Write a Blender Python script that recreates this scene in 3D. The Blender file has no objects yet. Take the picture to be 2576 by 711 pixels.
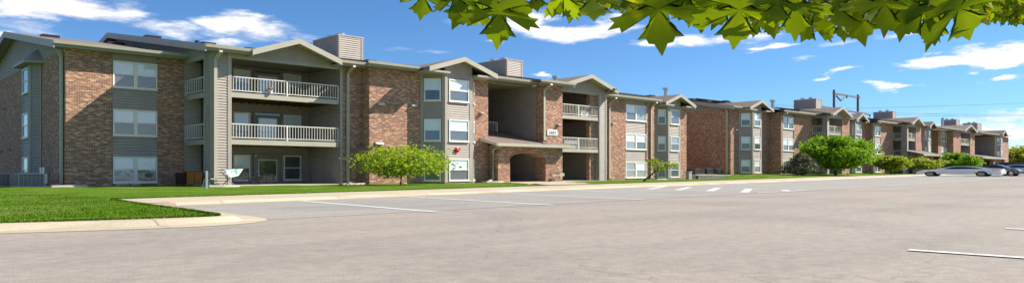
import bpy, math, random
from mathutils import Vector, Matrix
R = math.radians
random.seed(7)
COL = bpy.context.scene.collection
SC = bpy.context.scene

# ------------------------------------------------------------------ survey of the site
# X runs along the row of buildings (away to the right), Y runs from the lot to the buildings.
EYE = 0.955
FX, FY = 0.690, 0.724            # the direction the camera looks in
RX, RY = 0.724, -0.690
FOC = 1823.0
def ray(px):
    t = (px - 1288.0) / FOC
    return FX + RX * t, FY + RY * t
def XP(px, Y):
    a, b = ray(px); return Y * a / b
def YP(px, X):
    a, b = ray(px); return X * b / a
def at(px, dist, py):
    """a point seen in a direction, dist metres ahead"""
    a, b = ray(px)
    return Vector((a * dist, b * dist, EYE + (428 - py) * dist / FOC))
def lerp_tab(tab, x):
    if x <= tab[0][0]: return tab[0][1]
    for (a, b), (c, d) in zip(tab[:-1], tab[1:]):
        if x <= c: return b + (d - b) * (x - a) / (c - a)
    return tab[-1][1]
def G(x):
    return lerp_tab([(45, 0), (60, .02), (70, .05), (87, .12), (105, .20), (125, .28), (150, .32)], x)

# ------------------------------------------------------------------ helpers
ORG = {}
def link(o): COL.objects.link(o); return o
def tag(o, label=None, cat=None, group=None, kind=None):
    if label: o['label'] = label
    if cat: o['category'] = cat
    if group: o['group'] = group
    if kind: o['kind'] = kind
    return o
def empty(name, loc, label=None, cat=None, group=None):
    o = bpy.data.objects.new(name, None); o.location = loc; link(o)
    o.empty_display_size = .3
    ORG[o.name] = Vector(loc)
    return tag(o, label, cat, group)
class MB:
    def __init__(s): s.v = []; s.f = []
    def poly(s, pts):
        n = len(s.v); s.v += [tuple(p) for p in pts]; s.f.append(tuple(range(n, n + len(pts)))); return s
    def hexa(s, p):   # 8 points: bottom ring 0-3, top ring 4-7
        n = len(s.v); s.v += [tuple(q) for q in p]
        for f in ((3,2,1,0),(4,5,6,7),(0,1,5,4),(1,2,6,5),(2,3,7,6),(3,0,4,7)):
            s.f.append(tuple(n + i for i in f))
        return s
    def box(s, x0, x1, y0, y1, z0, z1):
        return s.hexa([(x0,y0,z0),(x1,y0,z0),(x1,y1,z0),(x0,y1,z0),(x0,y0,z1),(x1,y0,z1),(x1,y1,z1),(x0,y1,z1)])
    def fbox(s, p0, p1, u0, u1, n0, n1, z0, z1):
        """box in the frame of a wall that runs p0->p1 (left to right seen from outside); n is outward"""
        d = Vector((p1[0]-p0[0], p1[1]-p0[1])); d.normalize(); n = Vector((d.y, -d.x))
        def q(u, w, z): return (p0[0]+d.x*u+n.x*w, p0[1]+d.y*u+n.y*w, z)
        return s.hexa([q(u0,n1,z0),q(u1,n1,z0),q(u1,n0,z0),q(u0,n0,z0),q(u0,n1,z1),q(u1,n1,z1),q(u1,n0,z1),q(u0,n0,z1)])
    def prism(s, pts, axis, a0, a1):
        """pts: 2D outline; extruded along 'x' (pts = y,z) or 'y' (pts = x,z) or 'z'"""
        def mk(p, a):
            return (a, p[0], p[1]) if axis == 'x' else ((p[0], a, p[1]) if axis == 'y' else (p[0], p[1], a))
        n = len(s.v); k = len(pts)
        s.v += [mk(p, a0) for p in pts] + [mk(p, a1) for p in pts]
        s.f.append(tuple(range(n, n+k))); s.f.append(tuple(range(n+2*k-1, n+k-1, -1)))
        for i in range(k):
            j = (i+1) % k; s.f.append((n+i, n+j, n+k+j, n+k+i))
        return s
    def tube(s, pts, r, seg=8, cap=True):
        pts = [Vector(p) for p in pts]; rr = r if isinstance(r, (list, tuple)) else [r]*len(pts)
        n0 = len(s.v)
        for i, p in enumerate(pts):
            d = (pts[min(i+1, len(pts)-1)] - pts[max(i-1, 0)]).normalized()
            a = d.cross(Vector((0,0,1)));
            if a.length < .05: a = d.cross(Vector((1,0,0)))
            a.normalize(); b = d.cross(a)
            for k in range(seg):
                w = 2*math.pi*k/seg
                s.v.append(tuple(p + (a*math.cos(w) + b*math.sin(w))*rr[i]))
        for i in range(len(pts)-1):
            for k in range(seg):
                q = (k+1) % seg
                s.f.append((n0+i*seg+k, n0+i*seg+q, n0+(i+1)*seg+q, n0+(i+1)*seg+k))
        if cap:
            s.f.append(tuple(n0+k for k in range(seg)))
            s.f.append(tuple(n0+(len(pts)-1)*seg+k for k in range(seg-1, -1, -1)))
        return s
    def build(s, name, mat, parent=None, smooth=False, org=None):
        me = bpy.data.meshes.new(name)
        off = ORG[parent.name] if parent is not None else Vector(org or (0,0,0))
        me.from_pydata([(v[0]-off.x, v[1]-off.y, v[2]-off.z) for v in s.v], [], s.f)
        if smooth:
            for p in me.polygons: p.use_smooth = True
        me.materials.append(mat); me.update()
        o = bpy.data.objects.new(name, me); link(o)
        if parent is not None: o.parent = parent
        else: o.location = off
        ORG[o.name] = off
        return o
def recalc(o):
    import bmesh
    bm = bmesh.new(); bm.from_mesh(o.data); bmesh.ops.recalc_face_normals(bm, faces=bm.faces); bm.to_mesh(o.data); bm.free()

# ------------------------------------------------------------------ materials
def newmat(name):
    m = bpy.data.materials.new(name); m.use_nodes = True
    nt = m.node_tree; b = nt.nodes['Principled BSDF']
    return m, nt, b
def N(nt, t, **kw):
    n = nt.nodes.new(t)
    for k, v in kw.items():
        if k.startswith('i_'):
            n.inputs[k[2:].replace('_', ' ')].default_value = v
        else: setattr(n, k, v)
    return n
def L(nt, a, b): nt.links.new(a, b)
def col(c): return (c[0], c[1], c[2], 1)
def ramp(nt, fac, stops):
    r = N(nt, 'ShaderNodeValToRGB'); e = r.color_ramp.elements
    e[0].position, e[0].color = stops[0][0], col(stops[0][1])
    e[1].position, e[1].color = stops[-1][0], col(stops[-1][1])
    for p, c in stops[1:-1]:
        k = e.new(p); k.color = col(c)
    L(nt, fac, r.inputs['Fac']); return r.outputs['Color']
def mixc(nt, fac, a, b, mode='MIX'):
    m = N(nt, 'ShaderNodeMix', data_type='RGBA', blend_type=mode)
    for s, k in ((fac, 0), (a, 6), (b, 7)):
        if hasattr(s, 'links'): L(nt, s, m.inputs[k])
        else: m.inputs[k].default_value = s if not isinstance(s, tuple) else col(s)
    return m.outputs[2]
def noise(nt, vec, scale, detail=4, rough=.55, dist=0):
    n = N(nt, 'ShaderNodeTexNoise'); n.inputs['Scale'].default_value = scale
    n.inputs['Detail'].default_value = detail; n.inputs['Roughness'].default_value = rough
    n.inputs['Distortion'].default_value = dist
    L(nt, vec, n.inputs['Vector']); return n.outputs['Fac']
def gpos(nt): return N(nt, 'ShaderNodeNewGeometry').outputs['Position']
def mathn(nt, op, a, b=None, clamp=False):
    m = N(nt, 'ShaderNodeMath', operation=op, use_clamp=clamp)
    for i, s in enumerate((a, b)):
        if s is None: continue
        if hasattr(s, 'links'): L(nt, s, m.inputs[i])
        else: m.inputs[i].default_value = s
    return m.outputs[0]
def scaled(nt, vec, sx, sy, sz):
    m = N(nt, 'ShaderNodeVectorMath', operation='MULTIPLY'); L(nt, vec, m.inputs[0]); m.inputs[1].default_value = (sx, sy, sz)
    return m.outputs[0]
def bump(nt, b, h, strength=.3, dist=.02):
    n = N(nt, 'ShaderNodeBump'); n.inputs['Strength'].default_value = strength; n.inputs['Distance'].default_value = dist
    L(nt, h, n.inputs['Height']); L(nt, n.outputs['Normal'], b.inputs['Normal'])

def painted(name, c, rough=.55, var=.12, metal=0, scale=1.3):
    m, nt, b = newmat(name)
    f = noise(nt, gpos(nt), scale, 5)
    d = tuple(x*(1-var) for x in c); e = tuple(min(1, x*(1+var)) for x in c)
    L(nt, ramp(nt, f, [(.3, d), (.7, e)]), b.inputs['Base Color'])
    b.inputs['Roughness'].default_value = rough; b.inputs['Metallic'].default_value = metal
    return m
def brick_mat():
    m, nt, b = newmat('brick')
    p = gpos(nt)
    sep = N(nt, 'ShaderNodeSeparateXYZ'); L(nt, p, sep.inputs[0])
    xy = mathn(nt, 'ADD', sep.outputs[0], sep.outputs[1])
    cmb = N(nt, 'ShaderNodeCombineXYZ'); L(nt, xy, cmb.inputs[0]); L(nt, sep.outputs[2], cmb.inputs[1])
    br = N(nt, 'ShaderNodeTexBrick'); L(nt, cmb.outputs[0], br.inputs['Vector'])
    br.inputs['Scale'].default_value = 1
    br.inputs['Brick Width'].default_value = .27; br.inputs['Row Height'].default_value = .08
    br.inputs['Mortar Size'].default_value = .011; br.inputs['Mortar Smooth'].default_value = .2
    br.inputs['Bias'].default_value = 0
    br.inputs['Color1'].default_value = (0,0,0,1); br.inputs['Color2'].default_value = (1,1,1,1); br.inputs['Mortar'].default_value = (.5,.5,.5,1)
    tone = ramp(nt, br.outputs['Color'], [(0, (.04,.015,.014)), (.24, (.15,.045,.031)), (.5, (.31,.102,.058)), (.75, (.46,.195,.108)), (1, (.74,.47,.30))])
    big = noise(nt, cmb.outputs[0], .5, 4)
    tone = mixc(nt, .3, tone, ramp(nt, big, [(.35, (.19,.065,.043)), (.65, (.38,.17,.10))]))
    c = mixc(nt, br.outputs['Fac'], tone, (.52,.42,.31))
    st = noise(nt, scaled(nt, cmb.outputs[0], 3.0, .35, 1), 1.0, 5)       # rain streaks and dirt
    c = mixc(nt, ramp(nt, st, [(.5, (0,0,0)), (.8, (.18,.18,.18))]), c, (.26,.14,.10))
    L(nt, c, b.inputs['Base Color']); b.inputs['Roughness'].default_value = .9
    inv = mathn(nt, 'SUBTRACT', 1, br.outputs['Fac'])
    bump(nt, b, inv, .5, .012)
    return m
def shingle_mat(name, a, c2):
    m, nt, b = newmat(name)
    p = gpos(nt)
    br = N(nt, 'ShaderNodeTexBrick'); L(nt, p, br.inputs['Vector'])
    br.inputs['Scale'].default_value = 1; br.inputs['Brick Width'].default_value = .55; br.inputs['Row Height'].default_value = .28
    br.inputs['Mortar Size'].default_value = .012
    br.inputs['Color1'].default_value = col(a); br.inputs['Color2'].default_value = col(c2); br.inputs['Mortar'].default_value = col(tuple(x*.5 for x in a))
    n = noise(nt, p, 9, 5)
    L(nt, mixc(nt, ramp(nt, n, [(.3, (0,0,0)), (.7, (.6,.6,.6))]), br.outputs['Color'], tuple(x*1.35 for x in c2)), b.inputs['Base Color'])
    b.inputs['Roughness'].default_value = .95
    bump(nt, b, n, .5, .02)
    return m
def asphalt_mat(name, c, pink):
    m, nt, b = newmat(name)
    p = gpos(nt)
    fine = noise(nt, p, 38, 3, .7); mid = noise(nt, p, 5, 6, .65); big = noise(nt, p, .22, 5, .6, .6)
    sp = N(nt, 'ShaderNodeTexVoronoi'); sp.inputs['Scale'].default_value = 55; L(nt, p, sp.inputs['Vector'])
    base = ramp(nt, big, [(.32, tuple(x*.86 for x in c)), (.5, c), (.68, pink)])
    base = mixc(nt, 1, base, ramp(nt, mid, [(.25, (.80,.80,.80)), (.75, (1.16,1.15,1.14))]), 'MULTIPLY')
    base = mixc(nt, 1, base, ramp(nt, fine, [(.28, (.74,.74,.74)), (.5, (1,1,1)), (.75, (1.22,1.21,1.2))]), 'MULTIPLY')
    base = mixc(nt, ramp(nt, sp.outputs['Distance'], [(.04, (.45,.45,.45)), (.16, (0,0,0))]), base, (.55,.52,.47))
    # tyre-darkened lanes, wavering along the aisle
    sep = N(nt, 'ShaderNodeSeparateXYZ'); L(nt, p, sep.inputs[0])
    st = noise(nt, scaled(nt, p, .03, .9, 1), 1.0, 4, .5)
    base = mixc(nt, ramp(nt, st, [(.48, (0,0,0)), (.72, (.34,.34,.34))]), base, tuple(x*.62 for x in c))
    # crack sealing / hairline cracks
    wv = N(nt, 'ShaderNodeTexVoronoi', feature='DISTANCE_TO_EDGE'); wv.inputs['Scale'].default_value = .16
    wp = N(nt, 'ShaderNodeVectorMath', operation='ADD'); L(nt, p, wp.inputs[0])
    nz = N(nt, 'ShaderNodeTexNoise'); nz.inputs['Scale'].default_value = .9; L(nt, p, nz.inputs['Vector'])
    sc = N(nt, 'ShaderNodeVectorMath', operation='SCALE'); L(nt, nz.outputs['Color'], sc.inputs[0]); sc.inputs['Scale'].default_value = 2.2
    L(nt, sc.outputs[0], wp.inputs[1]); L(nt, wp.outputs[0], wv.inputs['Vector'])
    base = mixc(nt, ramp(nt, wv.outputs['Distance'], [(0, (.35,.35,.35)), (.006, (0,0,0))]), base, tuple(x*.45 for x in c))
    L(nt, base, b.inputs['Base Color']); b.inputs['Roughness'].default_value = .92; b.inputs['Specular IOR Level'].default_value = .2
    bump(nt, b, fine, .45, .012)
    return m
def concrete_mat(name='concrete', c=(.50,.43,.305), joint=4.2):
    m, nt, b = newmat(name)
    p = gpos(nt)
    big = noise(nt, scaled(nt, p, .5, 1.4, 1), .8, 6, .65); fine = noise(nt, p, 25, 4, .7)
    base = ramp(nt, big, [(.3, tuple(x*.78 for x in c)), (.5, c), (.7, (c[0]*1.12, c[1]*1.12, c[2]*1.08))])
    base = mixc(nt, 1, base, ramp(nt, fine, [(.3, (.82,.82,.82)), (.7, (1.12,1.12,1.12))]), 'MULTIPLY')
    rust = noise(nt, scaled(nt, p, .35, 2.2, 1), 1.1, 5)
    base = mixc(nt, ramp(nt, rust, [(.48, (0,0,0)), (.68, (.65,.65,.65))]), base, (.37,.27,.15))
    sep = N(nt, 'ShaderNodeSeparateXYZ'); L(nt, p, sep.inputs[0])
    w = mathn(nt, 'PINGPONG', sep.outputs[0], joint/2)
    jn = ramp(nt, w, [(.0, (.8,.8,.8)), (.03, (0,0,0))])
    base = mixc(nt, jn, base, (.14,.12,.10))
    L(nt, base, b.inputs['Base Color']); b.inputs['Roughness'].default_value = .88
    bump(nt, b, fine, .3, .008)
    return m
def grass_mat(name, dark=(.02,.065,.001), mid=(.062,.155,.002), light=(.17,.28,.015)):
    m, nt, b = newmat(name)
    p = gpos(nt)
    fine = noise(nt, scaled(nt, p, 1, 1, 1), 14, 5, .75); blad = noise(nt, scaled(nt, p, 3.5, 3.5, 3.5), 16, 2, .8)
    band = noise(nt, scaled(nt, p, .25, .8, 1), 1.0, 4, .6, .4)
    tuft = noise(nt, scaled(nt, p, 1, 1.6, 1), 2.6, 5, .7)
    f = mathn(nt, 'ADD', mathn(nt, 'ADD', mathn(nt, 'MULTIPLY', fine, .35), mathn(nt, 'MULTIPLY', blad, .25)), mathn(nt, 'MULTIPLY', tuft, .4))
    base = ramp(nt, f, [(.38, dark), (.5, mid), (.62, light)])
    dry = noise(nt, p, .45, 5, .65)
    base = mixc(nt, ramp(nt, dry, [(.5, (0,0,0)), (.75, (.45,.45,.45))]), base, (.17,.19,.035))
    base = mixc(nt, ramp(nt, band, [(.45, (0,0,0)), (.62, (.8,.8,.8))]), base, (.17,.23,.045))
    L(nt, base, b.inputs['Base Color']); b.inputs['Roughness'].default_value = .9; b.inputs['Specular IOR Level'].default_value = .04
    bump(nt, b, f, 1.0, .06)
    return m
def leaf_mat(name, a, c2, trans=.35, scale=2.0, glow=(.30,.42,.02)):
    m, nt, b = newmat(name)
    p = gpos(nt)
    f = noise(nt, p, scale, 3)
    base = ramp(nt, f, [(.3, a), (.7, c2)])
    L(nt, base, b.inputs['Base Color']); b.inputs['Roughness'].default_value = .65; b.inputs['Specular IOR Level'].default_value = .2
    tr = N(nt, 'ShaderNodeBsdfTranslucent')
    tr.inputs['Color'].default_value = col(glow)
    mx = N(nt, 'ShaderNodeMixShader'); mx.inputs[0].default_value = trans
    out = nt.nodes['Material Output']
    L(nt, b.outputs[0], mx.inputs[1]); L(nt, tr.outputs[0], mx.inputs[2]); L(nt, mx.outputs[0], out.inputs['Surface'])
    return m
def maple_patch(m):
    nt = m.node_tree; b = nt.nodes['Principled BSDF']; p = gpos(nt)
    src = b.inputs['Base Color'].links[0].from_socket
    f = ramp(nt, noise(nt, p, 5.5, 2), [(.60, (0,0,0)), (.70, (1,1,1))])
    L(nt, mixc(nt, f, src, (.34,.38,.004)), b.inputs['Base Color'])
    tr = [n for n in nt.nodes if n.type == 'BSDF_TRANSLUCENT'][0]
    L(nt, mixc(nt, f, (.36,.50,.003), (.85,.85,.01)), tr.inputs['Color'])
def pane_mat(name, c, blinds=True):
    m, nt, b = newmat(name)
    p = gpos(nt)
    sep = N(nt, 'ShaderNodeSeparateXYZ'); L(nt, p, sep.inputs[0])
    if blinds:
        w = mathn(nt, 'FRACT', mathn(nt, 'MULTIPLY', sep.outputs[2], 14))
        base = ramp(nt, w, [(0, tuple(x*.72 for x in c)), (.25, c), (.8, tuple(min(1, x*1.05) for x in c)), (1, tuple(x*.8 for x in c))])
    else:
        base = ramp(nt, noise(nt, p, 2.2, 3), [(.35, tuple(x*.45 for x in c)), (.65, tuple(x*1.3 for x in c))])
    L(nt, base, b.inputs['Base Color']); b.inputs['Roughness'].default_value = .35
    b.inputs['Coat Weight'].default_value = 1; b.inputs['Coat Roughness'].default_value = .015; b.inputs['Coat IOR'].default_value = 1.9
    n = noise(nt, p, 1.1, 2)
    nb = N(nt, 'ShaderNodeBump'); nb.inputs['Strength'].default_value = .12; nb.inputs['Distance'].default_value = .05
    L(nt, n, nb.inputs['Height']); L(nt, nb.outputs[0], b.inputs['Coat Normal'])
    return m

M = dict(
    brick=brick_mat(),
    siding=painted('siding_paint', (.365,.317,.277), .6, .07),
    trim=painted('trim_paint', (.385,.34,.29), .55, .07),
    fascia=painted('fascia_paint', (.42,.39,.31), .5, .06),
    frame=painted('window_vinyl', (.84,.80,.70), .45, .04),
    rail=painted('rail_paint', (.74,.70,.61), .45, .05),
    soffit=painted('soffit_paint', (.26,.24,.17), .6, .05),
    joist=painted('balcony_joist_wood', (.12,.05,.03), .8, .25),
    dark=painted('dark_interior', (.06,.057,.05), .8, .2),
    shingle=shingle_mat('brown_shingles', (.13,.098,.08), (.20,.155,.125)),
    door=painted('door_paint', (.23,.22,.19), .5, .05),
    metal=painted('galvanised_metal', (.50,.50,.49), .35, .1, .8),
    white=painted('white_plastic', (.78,.77,.74), .4, .03),
    black=painted('black_plastic', (.02,.02,.022), .4, .2),
    panel_up=pane_mat('glass_over_pale_blinds', (.70,.77,.82)),
    panel_lo=pane_mat('glass_over_insect_screen', (.10,.12,.14)),
    panel_mid=pane_mat('glass_over_curtain', (.30,.33,.35)),
    panel_dark=pane_mat('dark_glass', (.035,.042,.045), False),
    asphalt=asphalt_mat('aisle_asphalt', (.325,.292,.25), (.36,.30,.252)),
    stall=asphalt_mat('stall_asphalt', (.335,.318,.285), (.35,.32,.28)),
    concrete=concrete_mat(),
    slabc=concrete_mat('patio_concrete', (.55,.50,.42), 50),
    grass=grass_mat('lawn_grass'),
    field=grass_mat('field_grass', (.05,.08,.02), (.08,.12,.03), (.13,.16,.05)),
    paint=None,
    bark=painted('bark', (.10,.075,.055), .9, .35, 0, 9),
    leafy=leaf_mat('spring_leaves', (.17,.28,.012), (.34,.47,.03), .4, 1.6, (.42,.52,.03)),
    leafg=leaf_mat('bright_green_leaves', (.055,.17,.004), (.19,.36,.012), .35, 1.0, (.28,.48,.012)),
    leafo=leaf_mat('yellow_green_leaves', (.17,.26,.015), (.31,.40,.03), .4, 1.4, (.42,.46,.05)),
    leafn=leaf_mat('spruce_needles', (.11,.12,.06), (.36,.34,.20), .1, 1.5, (.12,.14,.05)),
    maple=leaf_mat('maple_leaf', (.028,.07,.001), (.085,.15,.002), .38, 13, (.26,.34,.004)),
    timber=painted('weathered_timber', (.16,.13,.12), .8, .2),
)
def paint_mat():
    m, nt, b = newmat('road_paint'); p = gpos(nt)
    f = noise(nt, p, 11, 6, .75)
    L(nt, ramp(nt, f, [(.34, (.36,.33,.30)), (.47, (.66,.64,.60)), (.8, (.82,.81,.78))]), b.inputs['Base Color'])
    b.inputs['Roughness'].default_value = .7
    return m
M['paint'] = paint_mat()
maple_patch(M['maple'])

# ------------------------------------------------------------------ wall pieces
LAP = .17
def lap(mb, p0, p1, z0, z1, clip=None, depth=.05):
    """lapped boards on the wall line p0->p1"""
    L_ = math.hypot(p1[0]-p0[0], p1[1]-p0[1]); dx, dy = (p1[0]-p0[0])/L_, (p1[1]-p0[1])/L_; nx, ny = dy, -dx
    n = max(1, round((z1-z0)/LAP)); h = (z1-z0)/n
    def q(u, w, z): return (p0[0]+dx*u+nx*w, p0[1]+dy*u+ny*w, z)
    for i in range(n):
        a, b = z0+i*h, z0+(i+1)*h
        if clip:
            r = clip((a+b)/2)
            if not r or r[1]-r[0] < .05: continue
            u0, u1 = r
        else: u0, u1 = 0, L_
        g = a+.03
        mb.poly([q(u0,depth,g), q(u1,depth,g), q(u1,.012,b), q(u0,.012,b)])
        mb.poly([q(u0,.0,a), q(u1,.0,a), q(u1,depth,g), q(u0,depth,g)])
    return mb
def window(par, p0, p1, z0, z1, n=2, style=0, recess=0.0, dark=False):
    """sash window; p0,p1 its outer corners on the wall line"""
    w = math.hypot(p1[0]-p0[0], p1[1]-p0[1]); fr = .09; b0, b1 = recess-.02, recess+.07
    m = MB()
    m.fbox(p0, p1, 0, fr, b0, b1, z0, z1); m.fbox(p0, p1, w-fr, w, b0, b1, z0, z1)
    m.fbox(p0, p1, fr, w-fr, b0, b1, z0, z0+fr); m.fbox(p0, p1, fr, w-fr, b0, b1, z1-fr, z1)
    m.fbox(p0, p1, -.04, w+.04, b0, b1+.05, z0-.05, z0)
    if n == 2: m.fbox(p0, p1, w/2-.11, w/2+.11, b0, b1, z0+fr, z1-fr)
    zm = (z0+z1)/2
    segs = [(fr, w-fr)] if n == 1 else [(fr, w/2-.11), (w/2+.11, w-fr)]
    for a, b in segs: m.fbox(p0, p1, a, b, b0, b1-.02, zm-.03, zm+.03)
    o = m.build('window', M['frame'], par)
    rnd = random.Random(int(p0[0]*31+z0*17+p0[1]*7))
    for a, b in segs:
        for k, (c, d) in enumerate(((z0+fr, zm-.03), (zm+.03, z1-fr))):
            q = MB(); q.fbox(p0, p1, a, b, b0+.01, b0+.03, c, d)
            if dark: mt = 'panel_dark' if k == 0 or rnd.random() < .5 else 'panel_up'
            else:
                v = rnd.random()
                mt = ('panel_lo' if v < .72 else 'panel_dark' if v < .88 else 'panel_mid') if k == 0 else ('panel_up' if v < .7 else 'panel_mid' if v < .9 else 'panel_lo')
            q.build('pane', M[mt], o)
    return o
FL = (0.0, 2.95, 5.92)
WZ = ((.21, 1.87), (3.18, 4.84), (6.19, 7.87))
TOP = 8.30
class B:
    """one apartment building"""
    def __init__(s, name, loc, zb, label, group):
        s.zb = zb; s.r = empty(name, loc, label, 'apartment building', group)
    def brick(s, x0, x1, Y, z0=-.7, z1=TOP, d=.5):
        MB().box(x0, x1, Y, Y+d, z0+s.zb, z1+s.zb).build('brick_wall', M['brick'], s.r)
    def side_brick(s, X, y0, y1, z0=-.7, z1=TOP, d=.5):
        MB().box(X, X+d, y0, y1, z0+s.zb, z1+s.zb).build('brick_wall', M['brick'], s.r)
    def siding(s, p0, p1, z0, z1, clip=None, name='siding_wall'):
        c = (lambda z: clip(z-s.zb)) if clip else None
        m = MB(); lap(m, p0, p1, z0+s.zb, z1+s.zb, c)
        if not clip: m.fbox(p0, p1, 0, math.hypot(p1[0]-p0[0], p1[1]-p0[1]), -.10, -.004, z0+s.zb, z1+s.zb)
        return m.build(name, M['siding'], s.r)
    def board(s, p0, p1, u0, u1, z0, z1, n0=-.02, n1=.06, mat='trim', name='trim_board'):
        return MB().fbox(p0, p1, u0, u1, n0, n1, z0+s.zb, z1+s.zb).build(name, M[mat], s.r)
    def wincol(s, x0, x1, Y, floors=(0,1,2), style=0):
        """siding strip with a pair of sash windows on each floor, set between brick"""
        m = MB(); zs = [-.1] + [v for a, b in WZ for v in (a, b)] + [TOP]
        p0, p1 = (x0, Y), (x1, Y)
        lap(m, (x0, Y+.10), (x1, Y+.10), zs[2]+s.zb, zs[3]-.05+s.zb); lap(m, (x0, Y+.10), (x1, Y+.10), zs[4]+s.zb, zs[5]-.05+s.zb)
        m.box(x0, x1, Y+.12, Y+.4, TOP-.43+s.zb, TOP+s.zb)
        m.box(x0, x1, Y+.14, Y+.4, s.zb-.1, TOP-.43+s.zb)
        m.build('siding_wall', M['siding'], s.r)
        MB().box(x0, x1, Y+.02, Y+.4, s.zb-.7, s.zb+.16).build('brick_sill', M['brick'], s.r)
        for f in floors:
            window(s.r, (x0+.03, Y+.06), (x1-.03, Y+.06), WZ[f][0]+s.zb, WZ[f][1]+s.zb, 2)
    def gable(s, xc, half, yf, yback, ze=8.45, rise=1.0, wall=None, wx=None):
        """small cross gable: two roof slabs, pale rake boards, sided triangle"""
        z = s.zb; t = .10
        m = MB()
        for sg in (-1, 1):
            a = [(xc+sg*half, ze+z), (xc, ze+rise+z), (xc, ze+rise+t+z), (xc+sg*half, ze+t+z)]
            m.prism(a, 'y', yf, yback)
        o = m.build('gable_roof', M['shingle'], s.r); recalc(o)
        m = MB()
        for sg in (-1, 1):
            a = [(xc+sg*(half+.02), ze-.26+z), (xc, ze+rise-.22+z), (xc, ze+rise+t+.02+z), (xc+sg*(half+.02), ze+t+.01+z)]
            m.prism(a, 'y', yf-.06, yf+.02)
        m2 = m.build('rake_board', M['fascia'], s.r); recalc(m2)
        # boxed eave ends and soffit
        if wall is not None:
            w0, w1 = wx
            m = MB()
            for sg in (-1, 1):
                a = [(xc+sg*half, ze-.01+z), (xc, ze+rise-.01+z), (xc, ze+rise-.06+z), (xc+sg*half, ze-.06+z)]
                m.prism(a, 'y', yf+.03, wall)
            xl, xr = xc-half, xc+half
            m.box(xl, min(w0, xc)-.0, yf+.03, wall+1.2, TOP-.12+z, TOP+.02+z)
            m.box(max(w1, xc), xr, yf+.03, wall+1.2, TOP-.12+z, TOP+.02+z)
            o = m.build('soffit', M['trim'], s.r); recalc(o)
            k = rise/half
            zt = ze+rise-.05
            def clip(zz):
                h = (zt-zz)/k
                if h <= 0: return None
                return (max(0, xc-h-w0), min(w1-w0, xc+h-w0))
            s.siding((w0, wall), (w1, wall), TOP-.16, zt, clip, 'gable_siding')
    def bay(s, xa, xb, Y, d, gable=True, floors=(0,1,2), overhang=.75, rise=1.0, half=None):
        z = s.zb; P = [(xa, Y), (xa+d, Y-d), (xb-d, Y-d), (xb, Y)]
        m = MB()
        for i in range(3):
            lap(m, P[i], P[i+1], .18+z, TOP+z)
            w = math.hypot(P[i+1][0]-P[i][0], P[i+1][1]-P[i][1])
        m.prism([(p[0]*.999+xc_*.001, p[1]+.02) for p, xc_ in ((P[0],(xa+xb)/2),(P[1],(xa+xb)/2),(P[2],(xa+xb)/2),(P[3],(xa+xb)/2))], 'z', .1+z, TOP+z)
        o = m.build('bay_siding', M['siding'], s.r)
        mb = MB(); q = [(xa-.06, Y+.2), (xa-.06, Y-.05), (xa+d-.05, Y-d-.09), (xb-d+.05, Y-d-.09), (xb+.06, Y-.05), (xb+.06, Y+.2)]
        mb.prism(q, 'z', -.7+z, .10+z); recalc(mb.build('brick_sill', M['brick'], s.r))
        mb = MB(); q = [(xa-.1, Y+.2), (xa-.1, Y-.06), (xa+d-.06, Y-d-.13), (xb-d+.06, Y-d-.13), (xb+.1, Y-.06), (xb+.1, Y+.2)]
        mb.prism(q, 'z', .105+z, .17+z); recalc(mb.build('sill_cap', M['fascia'], s.r))
        m = MB()
        for i in range(3):
            w = math.hypot(P[i+1][0]-P[i][0], P[i+1][1]-P[i][1])
            cw = .2 if i != 1 else .26
            m.fbox(P[i], P[i+1], -.01, cw, .0, .065, .17+z, TOP+z); m.fbox(P[i], P[i+1], w-cw, w+.01, .0, .065, .17+z, TOP+z)
        m.build('corner_board', M['trim'], s.r)
        for f in floors:
            for i in range(3):
                w = math.hypot(P[i+1][0]-P[i][0], P[i+1][1]-P[i][1])
                dx, dy = (P[i+1][0]-P[i][0])/w, (P[i+1][1]-P[i][1])/w
                mg = .36 if i == 1 else .27
                a = (P[i][0]+dx*mg, P[i][1]+dy*mg); b = (P[i+1][0]-dx*mg, P[i+1][1]-dy*mg)
                window(s.r, a, b, WZ[f][0]+z, WZ[f][1]+z, 1, 0, .045)
        if gable:
            xc = (xa+xb)/2; hf = half or (xb-xa)/2+.7
            s.gable(xc, hf, Y-d-overhang, Y+12, 8.42, rise, Y-d, (xa+d, xb-d))
            kk = rise/hf; zt = 8.42+rise-.06
            def clip(zz):
                h = (zt-zz)/kk
                return (max(0, hf-h-.06), min(2*hf-.12, hf+h-.06)) if h > 0 else None
            s.siding((xc-hf+.06, Y-.02), (xc+hf-.06, Y-.02), TOP-.1, zt, clip, 'gable_siding')
    def slab(s, x0, x1, y0, y1, z, sides='f'):
        """balcony deck: pale edge board, dark joists under"""
        z += s.zb
        m = MB(); m.box(x0, x1, y0, y0+.08, z-.32, z)
        if 'l' in sides: m.box(x0, x0+.08, y0+.08, y1, z-.32, z)
        o = m.build('balcony_edge', M['fascia'], s.r)
        m = MB(); m.box(x0+.08, x1, y0+.08, y1, z-.06, z-.01)
        k = int((x1-x0)/.55)
        for i in range(k):
            xx = x0+.3+i*.55; m.box(xx, xx+.07, y0+.08, y1, z-.28, z-.06)
        m.build('balcony_deck', M['joist'], s.r)
    def rail(s, p0, p1, z, h=1.0, posts=True, sp=.205):
        z += s.zb; w = math.hypot(p1[0]-p0[0], p1[1]-p0[1]); m = MB()
        m.fbox(p0, p1, 0, w, -.03, .04, z+h-.05, z+h+.01); m.fbox(p0, p1, 0, w, -.02, .03, z+.10, z+.15)
        n = max(2, round(w/sp))
        for i in range(n+1):
            u = .03+(w-.06)*i/n
            big = i in (0, n) or (posts and i == n//2)
            r = .045 if big else .014
            m.fbox(p0, p1, u-r, u+r, -r-.0, r+.01, z+(.0 if big else .15), z+h-.05)
        return m.build('railing', M['rail'], s.r)
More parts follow.
